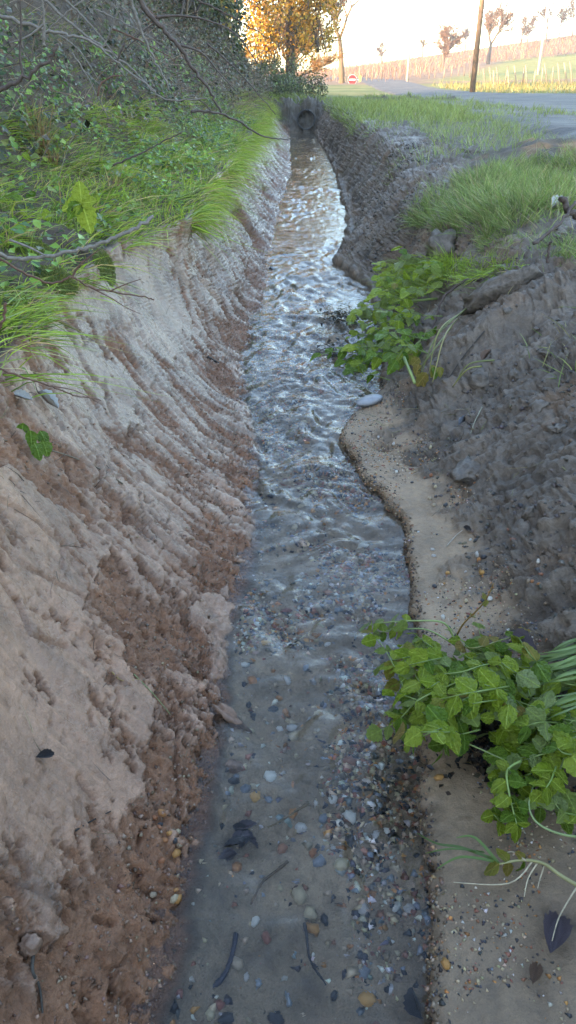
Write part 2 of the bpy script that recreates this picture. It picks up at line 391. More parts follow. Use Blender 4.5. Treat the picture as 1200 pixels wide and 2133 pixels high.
def terrain_detail():
    X, Y, Z, T = TX, TY, TZ, T2
    wallL = sstep(4.6, 5.15, T)*(1-sstep(7.9, 8.25, T))
    bed = sstep(7.95, 8.4, T)*(1-sstep(11.9, 12.3, T))
    bar = sstep(11.95, 12.3, T)*(1-sstep(13.85, 14.25, T))
    wallR = sstep(13.55, 14.3, T+.8*fbm(X*9, Y*9, 98, 4))*(1-sstep(16.6, 17.4, T))
    wallR = np.where(T < 12.2, 0, wallR)
    verge = sstep(16.4, 17.2, T); gl = 1-sstep(4.4, 5.0, T)
    D = np.zeros_like(X); 
    s = SLf
    # ---- left wall: scraped clay skins over broken red soil; scrape marks slant down the wall
    k = np.interp(Y, [0, 1.2, 2.2, 3, 30], [.10, .22, .55, .85, 1.0])
    wob = .03*fbm(Y*5, s*5, 81, 2)
    q = Y+k*s+wob
    st1 = vn(q*46, s*2.2, 20); st2 = vn(q*120, s*4.5, 21); st3 = fbm(q*16, s*1.4, 22, 3)
    jx = 55*fbm(X*9, Y*9, 340, 4); jy = 55*fbm(X*9, Y*9, 341, 4); ppx, ppy, _d = project(X, Y, Z)
    sm = np.zeros_like(X)
    for pol in ([(-400, 1230), (0, 1240), (130, 1290), (235, 1420), (330, 1430), (335, 1550), (230, 1690), (230, 1850), (120, 1950), (0, 1940), (-400, 1900)], [(-300, 930), (0, 960), (120, 1040), (250, 1160), (130, 1280), (0, 1220), (-300, 1200)],
                [(100, 640), (270, 680), (290, 740), (390, 745), (400, 560), (300, 510)], [(420, 1230), (480, 1200), (490, 1400), (440, 1420), (400, 1290)], [(110, 700), (300, 790), (290, 930), (150, 860)]):
        sm = np.maximum(sm, in_poly(ppx+jx, ppy+jy, pol).astype(float))
    pm = .36*fbm(q*5.5, s*3.4, 23, 4)+.40*fbm(q*18, s*7, 24, 4)+.22*vn(q*50, s*9, 25)+.18*fbm(q*110, s*30, 19, 3)
    pmn = .42*fbm(X*9, Y*9+s*5, 350, 4)+.34*fbm(X*30, Y*30+s*14, 351, 4)+.24*fbm(X*100, Y*100+s*50, 352, 3)
    pm = lerp(pm, pmn, .85*sstep(2.1, 1.3, Y))+.24*sm
    low = sstep(.62, .95, s/np.maximum(SLf[:, int(np.argmin(np.abs(TC-8)))][:, None], .1))
    bias = np.interp(Y, [0, .75, 1.15, 1.6, 2.4, 3.5, 6, 12], [-.06, -.06, -.04, -.02, .02, .08, .08, .02])
    smoothnear = sstep(1.35, .95, Y)*sstep(.55, .30, s)              # the clean planed face at the lower left
    plate = sstep(-.10, .07, pm+bias-.12*low+.0*smoothnear)
    lump = fbm(X*38+3, Y*38+SLf*20, 26, 4); lump2 = fbm(X*110, Y*110+s*60, 27, 3)
    w1, w2, wid = worley(q*14, s*11, 28)
    crack = np.exp(-((w2-w1)/.045)**2)*sstep(-.1, .25, fbm(q*4, s*4, 29, 2))
    amp = np.interp(Y, [0, 1.2, 2, 4], [.55, .8, 1, 1.3])
    near = sstep(1.5, .9, Y)
    ribm = sstep(1.55, 2.4, Y+.4*fbm(X*4, Y*4, 330, 2))*(.25+.75*sstep(-.25, .3, fbm(q*3.1, s*2.3, 331, 3)))
    def ridge(a, b, sd, w=.16): return np.clip(1-np.abs(vn(a, b, sd))/w, 0, 1)
    fis = ridge(q*26, s*3.2, 310)*sstep(.0, .35, fbm(q*8, s*6, 311, 2))                # long fissures along the scrape
    fis2 = ridge(q*70, s*9, 312, .2)*sstep(-.05, .3, fbm(q*14, s*9, 313, 2))
    pit = sstep(.56, .76, vn(q*42, s*26, 314)+.25*vn(X*150, Y*150, 315))
    torn = sstep(.30, .62, vn(q*30, s*17, 316)+.35*vn(q*90, s*40, 317))
    d_plate = ribm*(.0042*amp*st1+.0036*st2+.002*vn(q*240, s*9, 332))+(1-ribm)*(.0016*st2+.0016*lump2+.0022*st1+.0012*vn(q*260, s*8, 334))+.012*amp*st3*(.4+.6*ribm)+.010*fbm(X*6, Y*6, 333, 2)
    d_break = -.011+.014*lump+.009*lump2+.004*st1*ribm+.003*st2
    crack = crack*(1-.9*sm); torn = torn*(1-.85*sm); fis2 = fis2*(1-.7*sm); fis = fis*(1-.5*sm)
    dL = lerp(d_break, d_plate, plate)-.012*crack*plate-(.014*fis+.006*fis2)*(1-.5*near)-.013*pit*(1-.85*sm)-.005*torn*plate*(1-.9*sm)
    # crevices the photo shows in the clay, traced along their run
    gx = ppx+.25*jx*.35; gy = ppy+.25*jy*.35; gouge = np.zeros_like(X)
    for pl, wpx, dep in CREV:
        for (x1, y1), (x2, y2) in zip(pl[:-1], pl[1:]):
            mk = (gx > min(x1, x2)-30) & (gx < max(x1, x2)+30) & (gy > min(y1, y2)-30) & (gy < max(y1, y2)+30)
            if not mk.any(): continue
            ax, ay = gx[mk]-x1, gy[mk]-y1; bx, by = x2-x1, y2-y1; tt = np.clip((ax*bx+ay*by)/(bx*bx+by*by), 0, 1)
            dd = np.hypot(ax-tt*bx, ay-tt*by); gouge[mk] = np.maximum(gouge[mk], dep*np.clip(1.25-dd/wpx, 0, 1))
    dL = dL-gouge
    # slumped hollows along the far wall
    hol = sstep(.12, .5, fbm(Y*1.1+.3*s, s*2.2, 33, 3))*sstep(3.2, 5, Y)*sstep(.0, .12, s)
    dL = dL-(.085+.05*sstep(3.5, 6, Y))*hol*sstep(.8, .35, s)
    # grass-lip overhang
    dL = dL+.045*np.exp(-((s+.02)/.06)**2)*sstep(1.6, 2.2, Y)
    # crumbly rim just above the water
    rim = np.exp(-((T-7.75)/.28)**2)
    dL = dL+rim*(.012*fbm(X*30, Y*26, 35, 4)+.018*np.maximum(fbm(X*9, Y*9, 36, 3), -.2)*sstep(3.5, .8, Y))
    D = D+wallL*dL
    # ---- bed
    D = D+bed*(.014*fbm(X*14, Y*9, 40, 4)+.004*fbm(X*70, Y*70, 41, 3))
    # ---- gravel bar
    edge = np.exp(-((SRt-.022)/.022)**2)
    D = D+bar*(.0035*fbm(X*7, Y*7, 50, 3)+.0018*fbm(X*90, Y*90, 51, 3)+edge*(.011*fbm(X*70, Y*70, 52, 3)+.008*fbm(X*26, Y*26, 54, 3)))
    D = D+bar*sstep(2.9, 3.4, Y)*(.05*fbm(X*8, Y*7, 56, 4)+.02*fbm(X*40, Y*30, 57, 3))
    # ---- right wall: dark crumbled spoil
    a1, a2, aid = worley(X*9+.8*fbm(X*12, Y*12, 60, 2), Y*9, 61)
    b1, b2, bid = worley(X*24+.6*fbm(X*30, Y*30, 62, 2), Y*24+SRt*12, 63)
    e1, e2, eid = worley(X*55, Y*55+SRt*30, 66)
    big = fbm(X*2.6, Y*1.6, 64, 3)
    clod = (aid-.45)*sstep(.0, .20, a2-a1)*.050+(bid-.4)*sstep(.0, .22, b2-b1)*.032*(.4+.6*sstep(-.2, .3, fbm(X*5, Y*5, 353, 2)))+(eid-.4)*sstep(.0, .3, e2-e1)*.013
    smear = sstep(.0, .3, fbm(X*3.2, Y*3.2, 65, 3))                  # places planed smooth by the bucket
    streakR = .007*vn((Y+.35*SRt)*38, SRt*3, 67)+.005*vn((Y+.35*SRt)*90, SRt*6, 68)
    cr1 = np.clip(1-np.abs(vn(X*20+.5*Y, Y*13, 318))/.14, 0, 1)*sstep(-.1, .3, fbm(X*6, Y*6, 319, 2)); cr2 = np.clip(1-np.abs(vn(X*46, Y*36+SRt*10, 320))/.18, 0, 1)
    pitR = sstep(.45, .7, vn(X*38, Y*38+SRt*14, 321)+.25*vn(X*120, Y*120, 322))
    dR = -.022*cr1-.010*cr2-.014*pitR+.05*big+clod*(1-.75*smear)+streakR+.008*fbm(X*60, Y*60, 69, 3)
    D = D+wallR*dR
    # banks collapse in scallops along the far right side
    D = D+sstep(13.0, 13.6, T)*(1-sstep(15, 16.4, T))*sstep(3.5, 5, Y)*.07*fbm(Y*1.7, SRt*1.2, 70, 3)
    D = D+verge*(.03*fbm(X*3, Y*3, 71, 4)+.010*fbm(X*20, Y*20, 72, 3))
    D = D+gl*(.05*fbm(X*3, Y*3, 74, 4)+.015*fbm(X*14, Y*14, 75, 3))
    damm = sstep(22.15, 22.45, Y)*sstep(24.6, 24, Y); D = D+damm*(.22*fbm(X*3.5, Z*4+Y*2, 76, 4)+.06*fbm(X*14, Z*14+Y*5, 77, 3))
    # ---- earth colours
    def c3(r, g, b): return np.array([r, g, b])
    col = np.zeros(X.shape+(3,))
    def lay(cv, m): 
        nonlocal col
        col = col*(1-m[..., None])+np.asarray(cv)*m[..., None]
    grey = sstep(1.2, 2.4, Y)
    skin = c3(.300, .158, .094)*(1-grey[..., None])+c3(.325, .208, .138)*grey[..., None]
    tone = 1-.22*sstep(.15, .5, fbm(X*11, Y*11+s*6, 361, 4))+.20*fbm(q*9, s*5, 90, 3)+.10*st2+.16*fbm(q*34, s*3.5, 96, 3)+.14*fbm(X*3.5, Y*3.5, 89, 3)
    brk = c3(.265, .115, .056)*(1+.3*fbm(X*20, Y*20, 91, 3))[..., None]
    lc = brk*(1-plate[..., None])+skin*tone[..., None]*plate[..., None]
    lc = lc*(1-.45*(crack*plate)[..., None])*(1-.35*torn*plate)[..., None]+brk*(.35*torn*plate)[..., None]
    lay(c3(.075, .048, .03), gl); lay(lc, wallL)
    rust = sstep(.1, .5, fbm(X*6, Y*6, 95, 3))
    lay(c3(.25, .175, .11)*(1+.5*fbm(X*6, Y*6, 92, 4)+.35*fbm(X*26, Y*22, 88, 4))[..., None], bed)
    dk = c3(.15, .115, .085)*(1+.35*fbm(X*7, Y*7, 94, 4))[..., None]
    dk = dk*(1+.35*(bid-.5)+.3*(aid-.5))[..., None]; dk = dk*(1-.5*rust[..., None])+c3(.21, .125, .07)*.5*rust[..., None]
    wetl = sstep(.075, .015, SRt+.03*fbm(X*14, Y*14, 354, 3)); barc = c3(.275, .182, .108)*(1+.20*fbm(X*14, Y*14, 93, 4)+.12*fbm(X*50, Y*18, 355, 3))[..., None]*(1-.42*wetl)[..., None]*(1-.35*sstep(1.1, .7, Y))[..., None]
    bm = sstep(3.1, 2.7, Y+.25*fbm(X*8, Y*8, 99, 3))[..., None]
    lay(barc*bm+dk*(1-bm), bar)
    lay(dk, wallR); lay(c3(.12, .098, .072)*(1+.3*fbm(X*5, Y*5, 97, 4))[..., None], verge)
    # orange spoil heap on the verge
    lay(c3(.11, .09, .07), damm)
    gloss = .56-.28*plate*wallL*(.75+.25*vn(X*8, Y*8, 360))-.05*grey*wallL*plate
    gloss = gloss-.12*rim*wallL; gloss = lerp(gloss, .5, wallR); gloss = lerp(gloss, .62, bar); gloss = lerp(gloss, .85, gl); gloss = lerp(gloss, .8, verge)
    gloss = gloss-.22*sstep(.06, .0, Z)*(1-bed)
    grain = lerp(1.1, .55, plate*wallL); grain = lerp(grain, .35, bar); grain = lerp(grain, 1.0, wallR); grain = np.where(T < 4.5, .8, grain)
    return D, col, gloss, grain, plate
TD, TCOL, TGL, TGR, TPL = terrain_detail()
TXf = TX+TN[..., 0]*TD; TYf = TY+TN[..., 1]*TD; TZf = TZ+TN[..., 2]*TD
def bump_add(px, py, zguess, rx, ry, h, p=2.0):
    """raise a low mound where the photo shows one"""
    global TZf
    c = at_z(px, py, zguess)
    d = ((TXf-c.x)/rx)**2+((TYf-c.y)/ry)**2
    TZf = TZf+h*np.exp(-d**(p/2)*1.0); return c, d
c_or, d_or = bump_add(1165, 300, .80, .55, .45, .16)
om = np.exp(-d_or*1.2)*sstep(-.05, .25, fbm(TXf*5, TYf*5, 120, 4)); TZf = TZf+np.exp(-d_or)*.05*fbm(TXf*9, TYf*9, 121, 4)
TCOL[:] = TCOL*(1-.85*om[..., None])+np.array([.36, .19, .085])*.85*om[..., None]
bump_add(700, 700, 0.02, .09, .12, .085)      # gravel shoal under the drift in the stream
bump_add(700, 742, 0.0, .10, .10, .07)
bump_add(1060, 600, .52, .30, .10, .10)
kk = np.arange(NY-1)[:, None]*NT+np.arange(NT-1)[None, :]
TF = np.stack([kk, kk+1, kk+NT+1, kk+NT], 2).reshape(-1, 4)
TV = np.stack([TXf, TYf, TZf], 2).reshape(-1, 3)
terrain = np_obj('ditch_bank', TV, TF, M_MUD, col=TCOL.reshape(-1, 3), floats={'gloss': TGL.ravel(), 'grain': TGR.ravel()})
tag(terrain, kind='structure')
TNf = normals(TXf, TYf, TZf)
# coarse copy for dropping things on the ground
ri = np.unique(np.concatenate([np.arange(0, NY, 3), [NY-1]])); ci = np.unique(np.concatenate([np.arange(0, NT, 3), [NT-1]]))
cv = np.stack([TXf[np.ix_(ri, ci)], TYf[np.ix_(ri, ci)], TZf[np.ix_(ri, ci)]], 2).reshape(-1, 3)
kc = (np.arange(len(ri)-1)[:, None]*len(ci)+np.arange(len(ci)-1)[None, :]); cf = np.stack([kc, kc+1, kc+len(ci)+1, kc+len(ci)], 2).reshape(-1, 4)
BVH = BVHTree.FromPolygons([tuple(v) for v in cv.tolist()], [tuple(f) for f in cf.tolist()])
def drop(x, y):
    h = BVH.ray_cast(Vector((x, y, 20)), Vector((0, 0, -1)))
    if h[0] is None: return Vector((x, y, float(G(x, y)))), Vector((0, 0, 1))
    n = h[1]; return h[0], (n if n.z > 0 else -n)
def pix(px, py):
    """the point of the ground that the photo shows at this pixel"""
    d = ray(px, py).normalized(); h = BVH.ray_cast(Vector(CAM), d)
    if h[0] is None: p = at_z(px, py, .7); return p, Vector((0, 0, 1))
    n = h[1]; return h[0], (n if n.z > 0 else -n)

# ------------------------------------------------------------------ outer ground, road, water
def outer_ground():
    gx = np.unique(np.concatenate([np.linspace(-260, -60, 13), np.linspace(-60, -9, 30), np.linspace(-9, 4.6, 18), np.linspace(4.6, 60, 70), np.linspace(60, 160, 40), np.linspace(160, 380, 12)]))
    gy = np.unique(np.concatenate([np.linspace(-200, -1.5, 24), np.linspace(-1.5, 25, 18), np.linspace(25, 90, 80), np.linspace(90, 230, 60), np.linspace(230, 450, 8)]))
    X, Y = np.meshgrid(gx, gy); Z = G(X, Y)
    ins = (X > -8.9) & (X < 4.5) & (Y > -1.45) & (Y < 24.9); Z = np.where(ins, -1.6, Z)
    grass = np.array([.13, .15, .045]); dry = np.array([.30, .25, .10]); soil = np.array([.26, .155, .105]); lush = np.array([.20, .22, .05]); und = np.array([.09, .08, .045])
    col = np.zeros(X.shape+(3,))+grass
    def lay(c, m):
        nonlocal col
        col = col*(1-m[..., None])+c*m[..., None]
    lay(dry, .55*sstep(28, 34, Y)*sstep(-.3, .4, fbm(X*.3, Y*.3, 130, 3)))
    vine = sstep(60, 66, Y)*(X > -20); lay(soil, vine*.85)
    field = sstep(0, 4, X-.34*Y+14+.0*Y)*sstep(66, 70, Y)*(1-sstep(128, 136, Y-.15*X)); lay(lush*.6+dry*.4, field)
    lay(und, sstep(-1, -3, X)*sstep(30, 20, Y)*.7)
    n = len(gx); k = np.arange(len(gy)-1)[:, None]*n+np.arange(n-1)[None, :]
    f = np.stack([k, k+1, k+n+1, k+n], 2).reshape(-1, 4)
    o = np_obj('ground', np.stack([X, Y, Z], 2).reshape(-1, 3), f, M_GROUND, col=col.reshape(-1, 3))
    return tag(o, kind='structure')
outer_ground()

def road_material():
    m, N, L, B = newmat('muddy_asphalt')
    tc = N.new('ShaderNodeTexCoord')
    n1 = noise_node(N, L, .9, 6, .65, tc.outputs['Object']); n2 = noise_node(N, L, 30, 5, .7, tc.outputs['Object'])
    mp = N.new('ShaderNodeMapping'); mp.inputs['Scale'].default_value = (.5, 2.4, 1); L.new(tc.outputs['Object'], mp.inputs[0])
    n3 = noise_node(N, L, 1.6, 5, .65, mp.outputs[0])
    c = mixcol(N, L, (.085, .075, .068), (.16, .135, .11), ramp(N, L, n1.outputs[0], .42, .62))
    c = mixcol(N, L, c, (.22, .19, .155), ramp(N, L, n3.outputs[0], .52, .68, 0, .7))
    c = mixcol(N, L, c, (.04, .038, .036), ramp(N, L, n2.outputs[0], .5, .7, 0, .6))
    L.new(c, B.inputs['Base Color'])
    L.new(ramp(N, L, n3.outputs[0], .35, .6, .6, .9), B.inputs['Roughness'])
    b = N.new('ShaderNodeBump'); b.inputs['Distance'].default_value = .08; L.new(n3.outputs[0], b.inputs['Height'])
    b2 = N.new('ShaderNodeBump'); b2.inputs['Distance'].default_value = .006; L.new(n2.outputs[0], b2.inputs['Height']); L.new(b.outputs[0], b2.inputs['Normal'])
    L.new(b2.outputs[0], B.inputs['Normal'])
    return m
def road():
    ys = np.unique(np.concatenate([np.linspace(-12, 2, 8), np.linspace(2, 30, 100), np.linspace(30, 110, 60)]))
    le = np.interp(ys, [-12, 2, 6, 8, 15, 28, 40, 75, 110], [2.5, 2.5, 2.45, 2.6, 3.1, 3.9, 4.6, 6.2, 3.0])
    re = np.interp(ys, [-12, 20, 28, 32, 33.5, 40, 75, 110], [46, 46, 40, 22, 9.5, 9.0, 10.4, 7.5])
    le = le+.18*vn(ys*.8, 0*ys, 140)+.08*vn(ys*3, 0*ys, 141)
    nx = 60; f = np.linspace(0, 1, nx)**1.6
    X = le[:, None]+(re-le)[:, None]*f[None, :]; Y = np.repeat(ys[:, None], nx, 1)
    Z = np.maximum(G(X, Y), .70)+.035+.02*fbm(X*.7, Y*.7, 142, 4)+.010*fbm(X*4, Y*4, 143, 3)
    dl = X-le[:, None]; Z = Z-.09*sstep(.35, 0., dl)-.12*sstep(.6, 0, re[:, None]-X)
    k = np.arange(len(ys)-1)[:, None]*nx+np.arange(nx-1)[None, :]
    fa = np.stack([k, k+1, k+nx+1, k+nx], 2).reshape(-1, 4)
    o = np_obj('road', np.stack([X, Y, Z], 2).reshape(-1, 3), fa, road_material()); return tag(o, kind='structure')
road()

def water():
    ys = [-1.4]
    while ys[-1] < 22.6:
        y = ys[-1]; ys.append(y+(.05 if y < .2 else max(.0075, .0050*y)))
    ys = np.array(ys); nx = 84; f = np.linspace(0, 1, nx)
    l = WL(ys)-.05; r = WR(ys)+.05
    X = l[:, None]+(r-l)[:, None]*f[None, :]; Y = np.repeat(ys[:, None], nx, 1)
    rap = np.interp(Y, [0, .75, 1.1, 1.8, 2.6, 4, 25], [.6, .75, 1.2, 1.5, 1.5, 1.4, 1.6])
    calm = sstep(0, .16, f)[None, :]*sstep(1, .84, f)[None, :]
    wx = X+.05*vn(X*6, Y*4, 150); wy = Y+.06*vn(X*5, Y*5, 151)+.12*np.abs(f-.5)[None, :]
    Z = .0056*vn(wx*17+wy*5, wy*9, 152)+.0034*vn(wx*30-wy*8, wy*22, 153)+.0008*vn(wx*60, wy*48, 154)+.004*vn(wx*5, wy*6, 155)
    # diagonal standing ripples where the stream runs fast
    ph = wy*85+28*np.abs(wx-.12)+3*fbm(wx*4, wy*4, 156, 2)
    Z = Z+.0016*np.sin(ph)*sstep(.0, .5, fbm(wx*3.2, wy*2.6, 157, 2))*sstep(.8, 1.3, Y)
    Z = Z*rap*(.3+.7*calm)*(.35+.95*sstep(-.35, .4, fbm(wx*2.2, wy*1.3, 158, 3)))
    k = np.arange(len(ys)-1)[:, None]*nx+np.arange(nx-1)[None, :]
    fa = np.stack([k, k+1, k+nx+1, k+nx], 2).reshape(-1, 4)
    o = np_obj('stream_water', np.stack([X, Y, Z], 2).reshape(-1, 3), fa, M_WATER); return tag(o, kind='structure')
water()
# ------------------------------------------------------------------ scattering on the ditch banks
CELL = np.zeros((NY, NT)); 
_p = np.stack([TXf, TYf, TZf], 2)
_c = np.linalg.norm(np.cross(_p[1:, :-1]-_p[:-1, :-1], _p[:-1, 1:]-_p[:-1, :-1]), axis=2); CELL[:-1, :-1] = _c
PXT, PYT, DEPT = project(TXf, TYf, TZf)
def scatter(mask, n):
    wgt = (CELL*mask).ravel(); wgt = wgt/wgt.sum()
    idx = RN.choice(wgt.size, n, p=wgt); i, j = np.unravel_index(idx, CELL.shape)
    i = np.minimum(i, NY-2); j = np.minimum(j, NT-2)
    a = RN.random((n, 1)); b = RN.random((n, 1))
    p = _p[i, j]*(1-a)*(1-b)+_p[i+1, j]*a*(1-b)+_p[i, j+1]*(1-a)*b+_p[i+1, j+1]*a*b
    return p, TNf[i, j], i, j
def unit(v): return v/(np.linalg.norm(v, axis=-1, keepdims=True)+1e-9)
def blades(P, d0, droop, L, W, col, tipcol=None, seg=3, wdir=None):
    """curved tapering grass blades, one strip each"""
    n = len(P); d0 = unit(d0)
    if wdir is None: wdir = unit(np.cross(d0, RN.normal(size=(n, 3))))
    V = []; Cc = []
    for k in range(seg+1):
        s = k/seg
        c = P+d0*(L*s)[:, None]+droop*(L*s*s)[:, None]
        wd = W*(1-s)**.7*(1 if k else .8)
        if k < seg:
            V += [c-wdir*wd[:, None], c+wdir*wd[:, None]]
        else: V += [c]
        cc = col if tipcol is None else lerp(col, tipcol, s)
        Cc += [cc]*(2 if k < seg else 1)
    m = 2*seg+1
    V = np.stack(V, 1).reshape(-1, 3); Cc = np.stack(Cc, 1).reshape(-1, 3)
    base = np.arange(n)*m
    q = np.concatenate([np.stack([base+2*k, base+2*k+1, base+2*k+3, base+2*k+2], 1) for k in range(seg-1)])
    t = np.stack([base+2*seg-2, base+2*seg-1, base+2*seg], 1)
    return V, [q, t], Cc
def leaves(P, nrm, size, col, aspect=.62, fold=.25, wind=None):
    """folded diamond leaves, one per point"""
    n = len(P); nrm = unit(nrm); a = wind if wind is not None else RN.normal(size=(n, 3))
    ax = unit(a-nrm*(a*nrm).sum(1, keepdims=True)); bx = np.cross(nrm, ax); s = size[:, None]
    tip = P+ax*s; base = P; l = P+ax*s*.45+bx*s*aspect*.5+nrm*s*fold*.4; r = P+ax*s*.45-bx*s*aspect*.5+nrm*s*fold*.4
    tip = tip-nrm*s*fold*.5
    V = np.stack([base, r, tip, l], 1).reshape(-1, 3); b = np.arange(n)*4
    f = np.concatenate([np.stack([b, b+1, b+2], 1), np.stack([b, b+2, b+3], 1)])
    return V, f, np.repeat(col, 4, 0)
def colmix(n, cols, wts=None, jit=.2):
    c = np.array(cols)[RN.choice(len(cols), n, p=wts)]
    return np.clip(c*(1+jit*RN.normal(size=(n, 1)))*(1+.06*RN.normal(size=(n, 3))), .005, 1)
G_BRIGHT, G_MID, G_DARK, G_BLUE, G_STRAW = (.32, .43, .05), (.20, .30, .04), (.09, .15, .028), (.25, .34, .12), (.52, .38, .17)

def in_photo(poly): return in_poly(PXT, PYT, poly)

def grass_patch(name, label, mask, n, lmin, lmax, wid, cols, wts, lean, droop_k, up=.8, tuft=6.0, seg=3, jit=.18):
    P, Nn, i, j = scatter(mask, n)
    L = RN.uniform(lmin, lmax, n)*(.75+.35*vn(P[:, 0]*3, P[:, 1]*3, 201)); W = np.full(n, wid)*RN.uniform(.6, 1.3, n)
    ang = 2.2*fbm(P[:, 0]*tuft, P[:, 1]*tuft, 202, 2)*math.pi
    tu = np.stack([np.cos(ang), np.sin(ang), 0*ang], 1)
    d0 = Nn*up+np.array([0, 0, .5])+np.asarray(lean)+.55*tu+.30*RN.normal(size=(n, 3))
    dr = (.45*tu+np.array([0, 0, -.55])+np.asarray(lean)*.8+.2*RN.normal(size=(n, 3)))*droop_k*RN.uniform(.3, 1.3, (n, 1))
    col = colmix(n, cols, wts, jit); tip = np.clip(col*1.15+np.array([.012, .010, 0]), 0, 1)
    V, F, Cc = blades(P-Nn*.01, d0, dr, L, W, col, tip, seg)
    o = np_obj(name, V, F, M_GRASS, col=Cc)
    return tag(o, label, 'grass', kind='stuff')

fade_tuft = sstep(-.25, .15, fbm(TXf*5, TYf*5, 210, 3))
# left shelf: long combed grass spilling over the lip
lipmask = ((T2 > 2.75) & (T2 < 5.12) & (TYf > 1.72) & (TYf < 24))*(.10+.9*fade_tuft)
lipmask = lipmask*np.where(TYf > 7, .45, 1.0)
grass_patch('long_grass', 'long green grass combed over the lip of the left bank', lipmask, 21000, .10, .26, .0028,
            [G_BRIGHT, G_MID, G_DARK, G_BLUE, G_STRAW], [.34, .28, .12, .12, .14], (.45, -.18, -.05), .75, .55, 5.0)
hang = ((T2 > 4.55) & (T2 < 5.3) & (TYf > 1.8))*sstep(0, .3, fbm(TYf*3.4, TXf*2, 211, 3))
grass_patch('hanging_grass', 'grass tufts hanging down over the bare left wall', hang, 6500, .10, .26, .0026,
            [G_BRIGHT, G_MID, G_STRAW], [.5, .4, .1], (.85, -.30, -.25), 1.05, .35, 4.0)
lowgrass = ((T2 > 2.3) & (T2 < 4.9) & (TYf > 1.3) & (TYf < 9))*1.0
grass_patch('short_grass', 'short mossy grass covering the left shelf', lowgrass, 14000, .03, .08, .0022,
            [(.17, .22, .035), G_MID, (.23, .25, .045), G_DARK], [.35, .3, .2, .15], (.1, 0, 0), .35, .8, 9.0, seg=2)
# right verge patches, outlined from the photo
RG1 = [(842, 470), (870, 425), (960, 385), (1030, 345), (1120, 330), (1215, 320), (1215, 440), (1150, 470), (1060, 490), (985, 505), (900, 482)]
RG2 = [(690, 250), (690, 205), (760, 196), (840, 200), (930, 215), (1010, 235), (1080, 250), (1140, 275), (1090, 310), (1000, 325), (930, 330), (870, 345), (905, 300), (850, 262), (800, 270), (760, 290), (720, 262)]
RG3 = [(820, 560), (880, 545), (960, 545), (1060, 540), (1090, 560), (1040, 575), (960, 590), (900, 610), (850, 640), (800, 620)]
RG4 = [(985, 500), (1090, 480), (1180, 470), (1215, 490), (1215, 560), (1120, 545), (1010, 540)]
onR = (T2 > 13.6)
rc = [(.22, .30, .085), (.15, .22, .06), (.27, .33, .12), (.36, .32, .16)]
grass_patch('verge_grass', 'bright grass tufts on the right bank above the stream', onR*in_photo(RG1)*(.2+.8*fade_tuft), 9500, .09, .22, .0022,
            rc, [.38, .28, .17, .17], (-.12, -.12, .12), .5, .6, 5.0)
grass_patch('roadside_grass', 'pale roadside grass between the ditch and the road', onR*in_photo(RG2)*(.35+.65*fade_tuft), 12000, .10, .22, .0034,
            [(.24, .30, .085), (.18, .24, .065), (.30, .32, .12)], [.45, .35, .2], (0, 0, .25), .35, .7, 3.0)
grass_patch('bank_grass', 'lush grass lying over the right bank behind the leafy clump', onR*in_photo(RG3), 4200, .08, .20, .0020,
            [G_BRIGHT, G_MID, (.25, .35, .08)], [.45, .3, .25], (-.35, -.30, 0), .75, .5, 4.0)
grass_patch('sparse_grass', 'thin muddy grass on the trampled right verge', onR*in_photo(RG4)*fade_tuft, 1500, .05, .14, .0018,
            rc, [.3, .3, .2, .2], (-.1, -.1, .1), .5, .6, 4.0)
sp = ((T2 > 15.1) & (TYf > 2.2) & (TYf < 13))*sstep(-.05, .4, fbm(TXf*3.5, TYf*3.5, 212, 3))
grass_patch('scattered_grass', 'scattered muddy grass blades over the right verge', sp, 3800, .05, .17, .0020, rc, [.3, .25, .15, .3], (-.1, -.1, .1), .6, .6, 6.0)
far = (TYf > 12) & (TYf < 25) & (T2 > 15.3)
grass_patch('far_verge_grass', 'grass on the verge near the culvert', far*1.0, 9000, .12, .26, .007,
            [(.26, .31, .085), (.19, .24, .06)], [.5, .5], (0, 0, .25), .3, .7, 2.0)
damg = (TYf > 22.7) & (T2 > 2.6) & (T2 < 15.5)
grass_patch('dam_grass', 'grass growing on top of the culvert crossing', damg*1.0, 3500, .10, .24, .008,
            [(.20, .24, .06), (.12, .15, .045)], [.5, .5], (0, 0, .25), .3, .7, 2.0)

